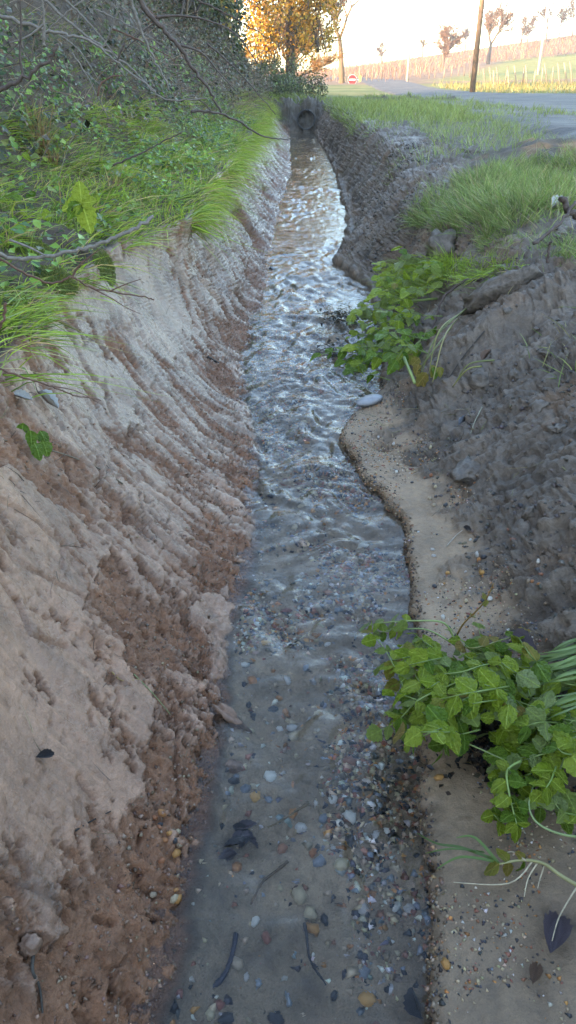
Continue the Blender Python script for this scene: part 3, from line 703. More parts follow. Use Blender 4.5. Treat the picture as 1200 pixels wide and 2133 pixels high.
# ------------------------------------------------------------------ ivy and undergrowth on the hedge bank
def undergrowth():
    # ivy ground cover
    m = ((T2 > .9) & (T2 < 3.05) & (TYf > .6) & (TYf < 24.5))*(.15+.85*sstep(-.3, .25, fbm(TXf*2.2, TYf*1.4+TZf*2, 220, 3)))*np.interp(TYf, [0, 6, 14, 25], [1.2, 1.0, 1.0, 1.0])
    n = 34000
    P, Nn, i, j = scatter(m, n)
    h = np.abs(RN.normal(0, 1, n))*(.07+.20*sstep(-.2, .5, fbm(P[:, 1]*.9, P[:, 2]*1.6, 221, 3)))
    P = P+Nn*h[:, None]+RN.normal(0, .03, (n, 3))
    size = RN.uniform(.022, .055, n)*np.interp(P[:, 1], [0, 8, 24], [.85, 1.1, 1.7])
    col = colmix(n, [(.035, .045, .018), (.065, .085, .028), (.11, .12, .045), (.12, .105, .08), (.14, .085, .045), (.17, .19, .07)], [.25, .18, .13, .18, .18, .08], .3)
    V, F, Cc = leaves(P, Nn+np.array([.3, -.3, .5])+.6*RN.normal(size=(n, 3)), size, col, .75, .25)
    tag(np_obj('ivy_cover', V, F, M_LEAFCLOUD, col=Cc, smooth=False), 'dark ivy and leaf litter covering the hedge bank', 'ivy', kind='stuff')
    # tangle of fine grey stalks
    m = ((T2 > .9) & (T2 < 3.3) & (TYf > .8) & (TYf < 24))*1.0
    n = 9500; P, Nn, i, j = scatter(m, n); L = RN.uniform(.15, .6, n); W = np.interp(P[:, 1], [0, 8, 24], [.0011, .0022, .006])*RN.uniform(.6, 1.4, n)
    d = Nn*.5+np.array([.35, -.05, .35])+.65*RN.normal(size=(n, 3)); dr = np.array([.25, 0, -.5])*RN.uniform(.2, 1, (n, 1))
    col = colmix(n, [(.22, .17, .13), (.12, .085, .065), (.32, .24, .16), (.19, .11, .065)], [.35, .25, .22, .18], .25)
    V, F, Cc = blades(P, d, dr, L, W, col, None, 4)
    tag(np_obj('dead_stalks', V, F, M_TWIG, col=Cc), 'tangle of thin dead stalks on the hedge bank', 'stalks', kind='stuff')
    # fresh small weeds and clover along the shelf
    m = ((T2 > 2.4) & (T2 < 4.6) & (TYf > 1.0) & (TYf < 12))*sstep(-.1, .3, fbm(TXf*4, TYf*4, 225, 3))
    n = 6500; P, Nn, i, j = scatter(m, n); P = P+Nn*RN.uniform(.02, .13, (n, 1))
    col = colmix(n, [(.13, .25, .04), (.07, .14, .05), (.20, .32, .06), (.17, .21, .12)], [.38, .3, .22, .10], .2)
    V, F, Cc = leaves(P, Nn+.5*RN.normal(size=(n, 3))+np.array([.1, -.2, .5]), RN.uniform(.02, .05, n), col, .7, .2)
    tag(np_obj('small_weeds', V, F, M_LEAFCLOUD, col=Cc, smooth=False), 'small leafy weeds mixed into the grass of the left shelf', 'weeds', kind='stuff')
undergrowth()

def moss_clump(px, py, rx, label):
    p, n = pix(px, py); e = empty('moss_clump', p-n*.01, label, 'moss', 'moss cushions on the left bank')
    nn = 1500; th = RN.uniform(0, 2*math.pi, nn); r = rx*np.sqrt(RN.random(nn)); 
    Q = np.stack([np.cos(th)*r, np.sin(th)*r*1.1, .55*np.sqrt(np.maximum(rx*rx-r*r, 0))], 1)
    zz = np.array(n); xx = unit(np.cross(np.array([0, 1, 0]), zz)); yy = np.cross(zz, xx)
    W = np.array(e.location)+Q[:, :1]*xx+Q[:, 1:2]*yy+Q[:, 2:]*zz
    mb = MB()                                          # cushion under the fronds
    a = np.linspace(0, 2*math.pi, 13)[:-1]
    rings = [np.stack([np.cos(a)*rx*f, np.sin(a)*rx*f*1.1, np.full(12, .5*rx*math.sqrt(max(0, 1-f*f)))], 1) for f in (1, .8, .5, .15)]
    vv = np.concatenate(rings); vv = np.array(e.location)+vv[:, :1]*xx+vv[:, 1:2]*yy+vv[:, 2:]*zz
    k = np.arange(12); q = np.concatenate([np.stack([r_*12+k, r_*12+(k+1) % 12, r_*12+12+(k+1) % 12, r_*12+12+k], 1) for r_ in range(3)])
    mb.add(vv, q, [[36+i, 36+(i+1) % 12, 36+(i+2) % 12] for i in range(0, 10, 2)], (.07, .09, .02)); mb.build('cushion', M_GROUND, e)
    col = colmix(nn, [(.15, .17, .03), (.10, .13, .025), (.20, .20, .05)], None, .2)
    d = unit(W-np.array(e.location)+zz*.02)+.4*RN.normal(size=(nn, 3))
    V, F, Cc = blades(W, d, np.tile(-zz*.3, (nn, 1)), RN.uniform(.008, .02, nn), np.full(nn, .0014), col, None, 2)
    o = np_obj('fronds', V-np.array(e.location), F, M_GRASS, e, col=Cc); o['kind'] = 'stuff'
moss_clump(215, 562, .085, 'yellow-green moss cushion beside the bare dead twig')
moss_clump(118, 588, .075, 'moss cushion at the top corner of the scraped clay wall')
moss_clump(60, 520, .09, 'moss cushion among grass at the left picture edge')

# ------------------------------------------------------------------ bramble stems, twigs
def smooth_path(pts, n=10):
    P = [Vector(p) for p in pts]; out = []
    for i in range(len(P)-1):
        p0 = P[max(i-1, 0)]; p1 = P[i]; p2 = P[i+1]; p3 = P[min(i+2, len(P)-1)]
        for k in range(n):
            f = k/n; out.append(.5*((2*p1)+(-p0+p2)*f+(2*p0-5*p1+4*p2-p3)*f*f+(-p0+3*p1-3*p2+p3)*f**3))
    out.append(P[-1]); return out
def stem(name, label, cat, group, pixels, depth, r0, r1, col, side=(), parts=None):
    """woody stem through photo pixels at given distances; side = list of side twigs"""
    dep = depth if isinstance(depth, (list, tuple)) else [depth]*len(pixels)
    pts = [at_y(a, b, d) for (a, b), d in zip(pixels, dep)]
    e = empty(name, pts[0], label, cat, group)
    sp = smooth_path(pts, 7); mb = MB()
    sp = [p+Vector((R.gauss(0, 1), R.gauss(0, 1), R.gauss(0, 1)))*r0*.35 for p in sp]
    mb.tube(sp, np.linspace(r0, r1, len(sp)), 6, col); st_ = mb.build('stem', M_TWIG, e)
    for sd in side:
        dd = sd[1]; q = smooth_path([at_y(a, b, dd[k] if isinstance(dd, (list, tuple)) else dd) for k, (a, b) in enumerate(sd[0])], 6)
        m2 = MB(); m2.tube(q, np.linspace(r1*1.2 if len(sd) < 3 else sd[2], r1*.5, len(q)), 5, col); m2.build('twig', M_TWIG, st_)
    return e
DK, GR, RB = (.085, .06, .05), (.17, .145, .125), (.13, .065, .045)
BR = 'bramble stems hanging from the hedge'
stem('bramble_stem', 'long dark bramble stem arching from the top edge out over the grass', 'bramble', BR,
     [(280, -12), (325, 45), (368, 92), (398, 135), (440, 195), (462, 235)], 3.6, .011, .004, DK,
     [([(325, 36), (375, 33), (430, 42), (490, 70), (535, 130)], 3.6, .006), ([(368, 92), (420, 110), (455, 150), (492, 190)], 3.6, .005)])
stem('bramble_stem', 'thin bramble stem crossing the dark hollow beside the big arching stem', 'bramble', BR,
     [(272, -5), (285, 40), (305, 90), (325, 130), (352, 187)], 3.5, .007, .003, GR, [([(305, 90), (290, 60), (262, 20)], 3.5)])
stem('bramble_stem', 'pale bramble stem running level from the left picture edge', 'bramble', BR,
     [(-12, 30), (60, 52), (120, 70), (180, 82), (250, 132), (320, 190)], 3.3, .008, .003, GR, [([(120, 70), (165, 105), (205, 165)], 3.3)])
stem('bramble_stem', 'dark bramble stem rising to the right from the left picture edge', 'bramble', BR,
     [(-12, 190), (50, 163), (95, 130), (120, 92)], 2.6, .008, .004, DK, [([(50, 163), (42, 120), (44, 60), (42, -5)], 2.6)])
stem('bramble_stem', 'drooping bramble stem whose bare tip hangs over the stream before the culvert', 'bramble', BR,
     [(398, 232), (440, 232), (490, 250), (540, 280), (585, 290), (615, 287)], [4.5, 4.6, 4.8, 5, 5.2, 5.3], .008, .003, DK, [([(440, 232), (425, 215), (400, 205), (355, 212)], 4.5)])
stem('bramble_stem', 'grey bramble stem slanting down through the middle of the hedge', 'bramble', BR,
     [(95, 0), (150, 50), (215, 100), (270, 140), (310, 180), (350, 208), (430, 205)], 3.9, .007, .003, GR, [([(215, 100), (232, 60), (245, 20), (240, -8)], 3.9)])
stem('bramble_stem', 'upright grey stem near the left edge with side shoots', 'bramble', BR,
     [(90, 95), (92, 50), (86, -8)], 3.0, .006, .004, GR, [([(92, 50), (60, 75), (20, 90)], 3.0)])
stem('bramble_stem', 'thin red-brown bramble shoot bowed over the dry grass tuft', 'bramble', BR,
     [(205, 200), (210, 175), (232, 160), (255, 158)], 2.9, .004, .002, RB)
stem('bramble_stem', 'dark twig reaching right across the lower shelf grass', 'bramble', BR,
     [(236, 345), (270, 330), (310, 310), (350, 290), (380, 275)], 3.2, .004, .002, DK)
for k, (x0, y0) in enumerate([(10, 10), (130, -5), (175, 0), (200, 20), (235, 60), (300, 10), (345, 30), (410, 0), (430, 90), (20, 60), (150, 110), (260, 90)]):
    d = R.uniform(3.4, 5.4); dx = R.uniform(40, 150)*R.choice((1, 1, -1)); dy = R.uniform(60, 150)
    wd = ['upper left corner', 'top edge left of centre', 'top edge beside the upright stem', 'dark hollow of the hedge', 'hollow above the dry grass', 'top edge near the big arch',
          'shaded ivy wall', 'ivy wall under the golden tree', 'ivy wall above the grass lip', 'far left of the hedge', 'hedge behind the yellow tuft', 'hedge just right of the hollow'][k]
    stem('hedge_twig', 'thin tangled twig in the '+wd, 'twig', 'thin twigs tangled in the hedge',
         [(x0, y0), (x0+dx*.3, y0+dy*.25), (x0+dx*.65, y0+dy*.6), (x0+dx, y0+dy)], d, .0045, .0018, R.choice((DK, GR, RB)),
         [([(x0+dx*.3, y0+dy*.25), (x0+dx*.3+R.uniform(-50, 50), y0+dy*.25+R.uniform(10, 60))], d)])
# the bare twigs lying over the left shelf
stem('dead_twig', 'grey forked dead twig with broken end lying on the grass shelf', 'twig', 'dead twigs on the left shelf',
     [(-12, 527), (40, 540), (100, 532), (165, 520), (205, 508), (250, 490), (290, 470), (318, 450)], [2.15, 2.2, 2.25, 2.3, 2.35, 2.4, 2.45, 2.5], .006, .0055, GR,
     [([(20, 500), (60, 515), (95, 533)], 2.22, .004)])
stem('dead_twig', 'red-brown dead twig pointing out over the scraped clay wall', 'twig', 'dead twigs on the left shelf',
     [(-12, 532), (55, 570), (110, 590), (150, 577), (185, 597), (228, 607), (300, 618), (322, 625)], [2.0, 2.05, 2.1, 2.1, 2.15, 2.2, 2.25, 2.25], .0035, .002, RB,
     [([(228, 607), (262, 592), (295, 581)], 2.2), ([(150, 577), (168, 550), (210, 518)], 2.15, .004), ([(185, 597), (230, 620), (262, 640), (295, 655)], 2.18)])
stem('dead_twig', 'short brown twig stub at the lower left grass edge', 'twig', 'dead twigs on the left shelf',
     [(12, 630), (8, 660), (-4, 690)], 1.75, .004, .003, RB)
stem('dead_twig', 'thin root twig across the clay wall below the grass edge', 'twig', 'dead twigs on the left shelf',
     [(-10, 765), (60, 790), (110, 805), (160, 825), (210, 832)], [1.65, 1.7, 1.75, 1.8, 1.85], .003, .0015, RB, [([(110, 805), (160, 815), (215, 845)], 1.8)])

# dry straw tufts standing in the shelf grass
def straw_tuft(px, py, label, n, L, lean):
    p, nn_ = pix(px, py); e = empty('straw_tuft', p, label, 'grass tuft', 'dry grass tufts on the left shelf')
    P = np.array(p)+RN.normal(0, .018, (n, 3))*np.array([1, 1, .2]); d = np.array(lean)+.22*RN.normal(size=(n, 3))
    V, F, Cc = blades(P, d, RN.normal(0, .18, (n, 3))+np.array([0, 0, -.25]), RN.uniform(.6, 1.1, n)*L, np.full(n, .0026), colmix(n, [(.42, .28, .11), (.33, .22, .10), (.30, .15, .07)], None, .2), None, 4)
    o = np_obj('blades', V-np.array(p), F, M_GRASS, e, col=Cc); o['kind'] = 'stuff'
straw_tuft(88, 320, 'tall straw-yellow dry grass tuft near the left picture edge', 90, .34, (-.05, 0, 1))
straw_tuft(112, 345, 'small dry yellow tuft just right of the tall straw tuft', 36, .16, (.1, 0, 1))
straw_tuft(232, 395, 'tan dry grass wisp lying in the green shelf grass', 26, .18, (.6, -.3, .5))
# ------------------------------------------------------------------ pebbles and gravel
import bmesh
def ico(sub=1):
    bm = bmesh.new(); bmesh.ops.create_icosphere(bm, subdivisions=sub, radius=1.0)
    v = np.array([x.co[:] for x in bm.verts]); f = np.array([[q.index for q in p.verts] for p in bm.faces]); bm.free(); return v, f
ICO1 = ico(1); ICO2 = ico(3)
def lump(seed, base=ICO1, amp=.22, freq=1.3, sc=(1, .75, .55)):
    v, f = base; r = 1+amp*vn(v[:, 0]*freq+seed*3.1, v[:, 1]*freq+v[:, 2]*1.7*freq, 400+seed)+amp*.5*vn(v[:, 0]*2.7*freq+v[:, 2]*2, v[:, 1]*2.7*freq, 430+seed)
    return v*r[:, None]*np.array(sc), f
PEB = [lump(k, sc=(1, R.uniform(.62, .85), R.uniform(.42, .62))) for k in range(6)]
PCOL = {'white': (.46, .42, .36), 'tan': (.36, .27, .17), 'orange': (.40, .17, .055), 'red-brown': (.26, .10, .065), 'dark grey': (.045, .043, .045), 'blue-grey': (.17, .18, .19)}
PMAT = {k: simple('pebble_'+k.replace(' ', '_').replace('-', '_'), c, .35, .3, 60, .001, objrand=.25) for k, c in PCOL.items()}
PMESH = {k: [np_mesh('pebble', v, f, PMAT[k]) for v, f in PEB] for k in PCOL}
NAMEP = {'bed': 'lying under the clear stream water', 'bar': 'lying on the sandy bar right of the stream', 'rim': 'stuck in the muddy rim left of the stream'}
def pebble(p, n, r, kind, place, label=None):
    o = bpy.data.objects.new('pebble', R.choice(PMESH[kind])); o.location = p+n*r*.15
    q = n.to_track_quat('Z', 'Y').to_matrix().to_4x4()
    o.rotation_euler = (q @ Matrix.Rotation(R.uniform(0, 6.28), 4, 'Z')).to_euler(); o.scale = (r, r, r*R.uniform(.8, 1.2))
    link(o)
    return tag(o, label or f'{kind} pebble {NAMEP[place]}', 'pebble', label and 'single pebbles that stand out' or f'{kind} pebbles {place_group[place]}')
place_group = {'bed': 'on the stream bed', 'bar': 'on the sandy bar', 'rim': 'in the left muddy rim'}
KW = [('tan', .30), ('dark grey', .20), ('white', .14), ('orange', .10), ('red-brown', .13), ('blue-grey', .13)]
def pick(ws):
    t = R.random()*sum(w for _, w in ws)
    for k, w in ws:
        t -= w
        if t <= 0: return k
    return ws[0][0]
nb = 0
while nb < 190:
    y = .42+2.9*R.random()**1.15; a = R.random(); l, r_ = float(WL(y)), float(WR(y)); x = l+.03+(r_-l-.06)*a
    p, n = drop(x, y)
    if p.z > -.012: continue
    pebble(p, n, R.uniform(.007, .016)*(1.25 if R.random() < .15 else 1), pick(KW), 'bed'); nb += 1
for _ in range(80):
    p, n = pix(R.gauss(800, 60), R.gauss(950, 40)) if R.random() < .55 else pix(R.uniform(880, 1130), R.uniform(960, 1290))
    if p.z < .02 or p.z > .2: continue
    pebble(p, n, R.uniform(.0045, .010), pick([('tan', .3), ('dark grey', .3), ('orange', .16), ('white', .12), ('red-brown', .12)]), 'bar')
for _ in range(26):
    p, n = pix(R.gauss(370, 26), R.uniform(1690, 1930))
    if p.z < .004: continue
    pebble(p, n, R.uniform(.005, .011), pick([('orange', .35), ('dark grey', .35), ('tan', .3)]), 'rim')
for px, py, r, k, lab in [(598, 1433, .012, 'white', 'bright white angular pebble in the middle of the stream bed'), (727, 1603, .017, 'red-brown', 'brick-red stone under the water beside the leafy clump'),
                          (728, 1712, .018, 'white', 'pale rounded stone under the water left of the grass blades'), (551, 1352, .012, 'orange', 'orange round pebble near the left waterline'),
                          (915, 1620, .012, 'orange', 'orange-brown pebble in the mud under the leafy clump'), (890, 2028, .010, 'white', 'white pebble at the right waterline near the bottom'),
                          (755, 1905, .014, 'white', 'flat white pebble under water near the bottom of the picture'), (824, 1903, .011, 'white', 'small white pebble right of the flat white one under water'),
                          (930, 2010, .011, 'orange', 'orange pebble on the mud shelf in the lower right corner'), (905, 1222, .009, 'dark grey', 'single black pebble on the sandy bar above the leafy clump'),
                          (995, 1155, .010, 'white', 'white pebble on the bar beside the dark mud'), (1005, 1192, .011, 'orange', 'crumbly orange pebble below the white one on the bar'),
                          (368, 1872, .011, 'orange', 'orange pebble in the left mud rim near the bottom'), (440, 2118, .010, 'tan', 'yellowish pebble under water at the bottom edge')]:
    p, n = pix(px, py); pebble(p, n, r, k, 'bar', lab)

def crumbs(name, label, cat, pts, nrm, rad, cols, base=None):
    """thousands of grains or crumbs as one mass"""
    n = len(pts); v0, f0 = base if base is not None else (np.array([[1, 0, 0], [-.6, .8, 0], [-.6, -.8, 0], [0, 0, .8], [.1, .1, -.8], [-1, 0, .2]], float), np.array([[0, 1, 3], [1, 5, 3], [5, 2, 3], [2, 0, 3], [1, 0, 4], [5, 1, 4], [2, 5, 4], [0, 2, 4]]))
    m = len(v0); a = RN.uniform(0, 6.28, n); ca, sa = np.cos(a), np.sin(a)
    sc = rad[:, None]*RN.uniform(.6, 1.3, (n, 3))
    vv = v0[None]*sc[:, None]; X = vv[..., 0]*ca[:, None]-vv[..., 1]*sa[:, None]; Y = vv[..., 0]*sa[:, None]+vv[..., 1]*ca[:, None]
    vv = np.stack([X, Y, vv[..., 2]], 2)+pts[:, None]
    ff = (f0[None]+(np.arange(n)*m)[:, None, None]).reshape(-1, f0.shape[1])
    o = np_obj(name, vv.reshape(-1, 3), ff, M_CRUMB, col=np.repeat(cols, m, 0)); return tag(o, label, cat, kind='stuff')
M_CRUMB = attr_mat('wet_crumbs', .45, 0, .25, 120, .002)
bedm = ((T2 > 8.15) & (T2 < 11.95) & (TYf > .3) & (TYf < 5))*(.06+sstep(-.15, .35, fbm(TXf*6, TYf*4, 440, 4)))
n = 22000; P, Nn, i, j = scatter(bedm, n)
crumbs('bed_gravel', 'fine mixed gravel covering the stream bed', 'gravel', P, Nn, RN.uniform(.10, 1.0, n)**1.6*.0095+.0016, colmix(n, list(PCOL.values()), [.13, .32, .10, .14, .20, .11], .3))
barm = ((T2 > 12.2) & (T2 < 14.1) & (TYf > .35) & (TYf < 2.9))*sstep(.0, .5, fbm(TXf*7, TYf*6, 441, 3)+.15)
n = 5200; P, Nn, i, j = scatter(barm, n)
crumbs('bar_gravel', 'fine grit scattered over the sandy bar', 'gravel', P, Nn, RN.uniform(.001, .0048, n), colmix(n, list(PCOL.values()), [.08, .34, .14, .12, .28, .04], .2))
rm = ((T2 > 13.7) & (T2 < 16.6) & (TYf > .4) & (TYf < 8))*(.12+sstep(-.05, .5, fbm(TXf*4, TYf*4, 442, 3)))
n = 5200; P, Nn, i, j = scatter(rm, n)
crumbs('mud_crumbs', 'crumbled dark mud on the right bank', 'mud', P, Nn, RN.uniform(.002, .011, n)*np.interp(P[:, 1], [0, 3, 8], [.8, 1, 1.6]), colmix(n, [(.085, .075, .065), (.12, .10, .085), (.055, .05, .045), (.14, .10, .07)], None, .2))
lm = ((T2 > 5.4) & (T2 < 8.05) & (TYf > .3) & (TYf < 4.5))*(1-TPL)*(.2+.8*sstep(6.2, 7.8, T2))
n = 4200; P, Nn, i, j = scatter(lm, n)
crumbs('clay_crumbs', 'crumbled red clay along the left waterline', 'mud', P, Nn, RN.uniform(.0012, .006, n), colmix(n, [(.19, .105, .065), (.14, .075, .045), (.26, .17, .115)], None, .2))

# ------------------------------------------------------------------ clods and stones
M_CLOD = simple('dark_clod', (.13, .105, .082), .55, .4, 45, .012)
M_REDCLOD = simple('red_clod', (.21, .12, .078), .5, .35, 40, .008)
M_STONE = simple('grey_stone', (.26, .27, .28), .4, .2, 30, .002)
M_DARKSTONE = simple('wet_dark_stone', (.045, .042, .04), .2, .3, 30, .003)
def clod(px, py, r, mat, label, name='mud_clod', cat='clod', group=None, sc=(1, .8, .65), amp=.3, freq=1.8, rot=None, lift=-.1, seed=[0]):
    seed[0] += 1; p, nn_ = pix(px, py); v, f = lump(seed[0], ICO2, amp, freq, sc)
    if 'stone' not in name: v = v*(1+.22*fbm(v[:, 0]*5+v[:, 2]*3, v[:, 1]*5-v[:, 2]*2, 700+seed[0], 3))[:, None]-.12*np.clip(1-np.abs(vn(v[:, 0]*3.5+v[:, 2]*2, v[:, 1]*3.5, 720+seed[0]))/.2, 0, 1)[:, None]*v
    o = np_obj(name, v*r, f, mat); o.location = p+nn_*r*lift; q = nn_.to_track_quat('Z', 'Y').to_matrix().to_4x4()
    o.rotation_euler = (q @ Matrix.Rotation(rot if rot is not None else R.uniform(0, 6.28), 4, 'Z')).to_euler()
    return tag(o, label, cat, group)
clod(925, 522, .095, M_CLOD, 'big squarish dark clod of earth on the right bank above the leafy clump', sc=(1, .75, .75), amp=.35, lift=.2)
clod(1045, 615, .17, M_CLOD, 'long dark mud slab on edge along the right bank crest', 'mud_slab', 'mud slab', sc=(1, .22, .42), amp=.22, rot=1.0, lift=.1)
clod(985, 320, .10, M_CLOD, 'dark clod at the near edge of the roadside grass', sc=(1, .7, .6))
clod(1085, 1108, .035, M_CLOD, 'smooth oval mud lump low on the right bank', sc=(.8, 1, .5), amp=.15, rot=0)
clod(975, 980, .05, M_CLOD, 'black rooty mud lump at the inner edge of the sandy bar', sc=(1, .8, .5), amp=.45)
clod(1000, 790, .045, M_CLOD, 'dark clod beside the brown leaf on the right bank', amp=.4)
clod(1120, 850, .03, M_CLOD, 'small dark clod at the foot of the small grass plant', amp=.35)
clod(700, 742, .03, M_DARKSTONE, 'black wet stone at the tip of the leaves in the stream', 'stone', 'stone')
clod(592, 538, .045, M_DARKSTONE, 'black wet stone in midstream', 'stone', 'stone', sc=(1, .7, .55))
clod(572, 562, .04, M_DARKSTONE, 'flat dark stone at the left waterline below the black one', 'stone', 'stone', sc=(1, .8, .35))
clod(597, 490, .05, M_DARKSTONE, 'dark stone in the stream against the left bank', 'stone', 'stone', sc=(1.4, .6, .45))
clod(690, 392, .08, M_CLOD, 'dark clod slumped into the stream from the right bank', 'mud_clod', 'clod', sc=(1.5, .7, .5))
clod(520, 290, .10, M_CLOD, 'earth lump bulging from the far left wall', amp=.3)
clod(772, 842, .055, M_STONE, 'smooth pale grey flat stone at the right waterline', 'stone', 'stone', sc=(.75, 1, .35), amp=.10, rot=.3, lift=.3)
clod(478, 1500, .030, M_REDCLOD, 'long red clay ridge standing in the left waterline', sc=(.45, 1.5, .6), amp=.35, rot=-.15, lift=.25)
clod(487, 1605, .020, M_REDCLOD, 'small red clay lump in the shallows below the ridge', sc=(.7, 1.2, .6), amp=.4, rot=.3, lift=.2)
clod(66, 1965, .016, M_REDCLOD, 'round clay knob at the top of the root in the lower left mud', sc=(1, 1, .9), amp=.3, lift=.5)
for k in range(34):
    px = R.uniform(860, 1195); py = R.uniform(640, 1180) if R.random() < .7 else R.uniform(300, 480); 
    if px < 900+(py-640)*.25 and py > 640: continue
    clod(px, py, R.uniform(.010, .026), M_CLOD, 'dark crumbly mud clod lying loose on the right bank', group='loose clods on the right bank', sc=(1, R.uniform(.6, .9), R.uniform(.5, .8)), amp=.38)

# ------------------------------------------------------------------ leafy plants
def leaf_mesh(name, mat, seed, teeth=5, width=.40, cup=.16, curl=.25, lobed=0.0):
    """ovate toothed leaf, unit long along +Y, 9 stations"""
    rr = random.Random(seed); st = 11; V = []; F = []
    for i in range(st):
        u = i/(st-1); w = width*(math.sin(math.pi*min(1, u**.72*.97+.02)))**.8
        w *= 1+.07*(1 if i % 2 else -1)*(1 if 0 < i < st-1 else 0)+rr.uniform(-.05, .05)
        w *= 1-lobed*.5*(.5+.5*math.cos(u*9.0))
        zc = -curl*u*u+.03*math.sin(u*7+seed)
        for s_ in (-1, -.5, 0, .5, 1):
            V.append((s_*w, u+(.03*abs(s_) if i % 2 else 0), zc+cup*abs(s_)*w*1.6+rr.uniform(-.012, .012)-(.02 if s_ == 0 else 0)))
    for i in range(st-1):
        for k in range(4): a = i*5+k; F.append((a, a+1, a+6, a+5))
    return np_mesh(name, np.array(V), np.array(F), mat)
M_LF = [leaf_mat('leaf_fresh', (.33, .48, .035), (.47, .58, .075), .27), leaf_mat('leaf_deep', (.15, .30, .03), (.24, .39, .05), .27), leaf_mat('leaf_pale', (.42, .52, .20), (.36, .48, .10), .28), leaf_mat('leaf_yellowing', (.42, .42, .06), (.45, .30, .07))]
LEAFM = [[leaf_mesh('leaf', m, 10*a+b, width=[.36, .44, .40][b], cup=[.2, .05, -.15][b], curl=[.3, .1, .45][b]) for b in range(3)] for a, m in enumerate(M_LF)]
M_STEM = attr_mat('green_stem', .4, .15, .15, 40)
def leaf_at(parent, p, axis, nrm, size, kind, name='leaf'):
    o = bpy.data.objects.new(name, R.choice(LEAFM[kind]))
    y = Vector(axis).normalized(); z = Vector(nrm); z = (z-y*z.dot(y)); z = z.normalized() if z.length > 1e-4 else Vector((0, 0, 1)); x = y.cross(z)
    M = Matrix((x, y, z)).transposed().to_4x4(); M.translation = Vector(p)-(parent.location if parent.parent is None else parent.parent.location)
    link(o, parent); s_ = size; o.matrix_basis = M @ Matrix.Diagonal((s_, s_, s_, 1)); return o
def sprig(parent, pts, r, pairs, size, kinds, scol=(.20, .28, .07), start=.3, upn=(0, -.25, 1), term=True, jit=.45):
    path = smooth_path(pts, 6); n = len(path); mb = MB(); mb.tube(path, np.linspace(r*.75, r*.35, n), 6, tuple(x*.85 for x in scol)); st_ = mb.build('stem', M_STEM, parent)
    for k in range(pairs):
        f = start+(1-start)*(k+.3)/max(pairs, 1); i = min(int(f*(n-1)), n-2); p = path[i]; t = (path[i+1]-path[i]).normalized()
        u = Vector(upn).normalized(); side = t.cross(u).normalized()
        for s_ in (-1, 1):
            ax = side*s_*R.uniform(.7, 1.1)+t*R.uniform(.1, .8)+Vector((R.gauss(0, jit*.5), R.gauss(0, jit*.5), R.gauss(-.05, jit*.5)))
            nr = u+Vector((R.gauss(0, jit), R.gauss(0, jit), R.gauss(0, jit*.4)))
            leaf_at(st_, p, ax, nr, size*R.uniform(.7, 1.15)*(1-.25*f), pick(kinds))
    if term:
        t = (path[-1]-path[-3]).normalized(); leaf_at(st_, path[-1], t+Vector((0, 0, R.gauss(0, .2))), Vector(upn)+Vector((R.gauss(0, .4), R.gauss(0, .4), 0)), size*R.uniform(.8, 1.1), pick(kinds))
FK = [(0, .58), (1, .16), (2, .20), (3, .06)]
def zp(l): return [at_z(a, b, z) for a, b, z in l]
e1 = empty('leafy_water_plant', at_z(950, 1400, .07), 'large pale green leafy plant sprawling from the bar over the near stream', 'plant')
sprig(e1, zp([(948, 1335, .13), (925, 1298, .17), (870, 1293, .17), (800, 1297, .14), (768, 1303, .11)]), .0036, 4, .036, FK, (.30, .38, .13), .55)
sprig(e1, zp([(950, 1345, .12), (890, 1312, .14), (830, 1312, .13), (790, 1318, .11)]), .0030, 3, .034, FK, (.28, .36, .12), .6)
sprig(e1, zp([(905, 1425, .15), (850, 1440, .15), (825, 1395, .15), (800, 1350, .14), (772, 1318, .12)]), .0028, 5, .040, FK, (.24, .32, .09), .2)
sprig(e1, zp([(985, 1410, .19), (930, 1430, .20), (870, 1460, .19), (830, 1500, .15), (795, 1520, .12)]), .0030, 5, .044, FK, (.24, .32, .09), .15)
sprig(e1, zp([(1000, 1440, .19), (940, 1470, .19), (880, 1490, .17), (850, 1520, .13)]), .0028, 4, .042, FK, start=.1)
sprig(e1, zp([(1060, 1380, .18), (1010, 1385, .21), (960, 1400, .22), (900, 1405, .2)]), .0028, 4, .042, FK, start=.1)
sprig(e1, zp([(1060, 1430, .2), (1000, 1440, .23), (945, 1450, .22), (905, 1460, .19)]), .0028, 4, .05, FK, start=.1)
sprig(e1, zp([(945, 1340, .10), (985, 1350, .17), (1040, 1335, .17), (1085, 1320, .15)]), .0028, 4, .038, [(1, .4), (3, .35), (0, .25)], (.26, .26, .08), .2)
sprig(e1, zp([(940, 1535, .12), (1000, 1560, .14), (1080, 1597, .12)]), .0028, 1, .035, [(1, 1)], (.24, .30, .10), .0, term=False)
sprig(e1, zp([(1000, 1520, .15), (960, 1530, .15), (930, 1540, .13), (920, 1570, .10)]), .0025, 3, .036, [(1, .7), (0, .3)], start=.2)
for k in range(30):
    px, py = R.uniform(880, 1130), R.uniform(1360, 1530); a = R.uniform(2.4, 4.4); L = R.uniform(50, 110); z = R.uniform(.14, .22)
    sprig(e1, zp([(px, py, z-.03), (px+math.cos(a)*L*.5, py+math.sin(a)*L*.3, z+.01), (px+math.cos(a)*L, py+math.sin(a)*L*.7, z-.03)]), .0022, R.choice((2, 2, 3)), R.uniform(.034, .05), FK, start=.1)
e1f = empty('leafy_water_plant', at_z(1010, 1450, .08), 'low mat of small leaves filling the middle of the near clump', 'plant')
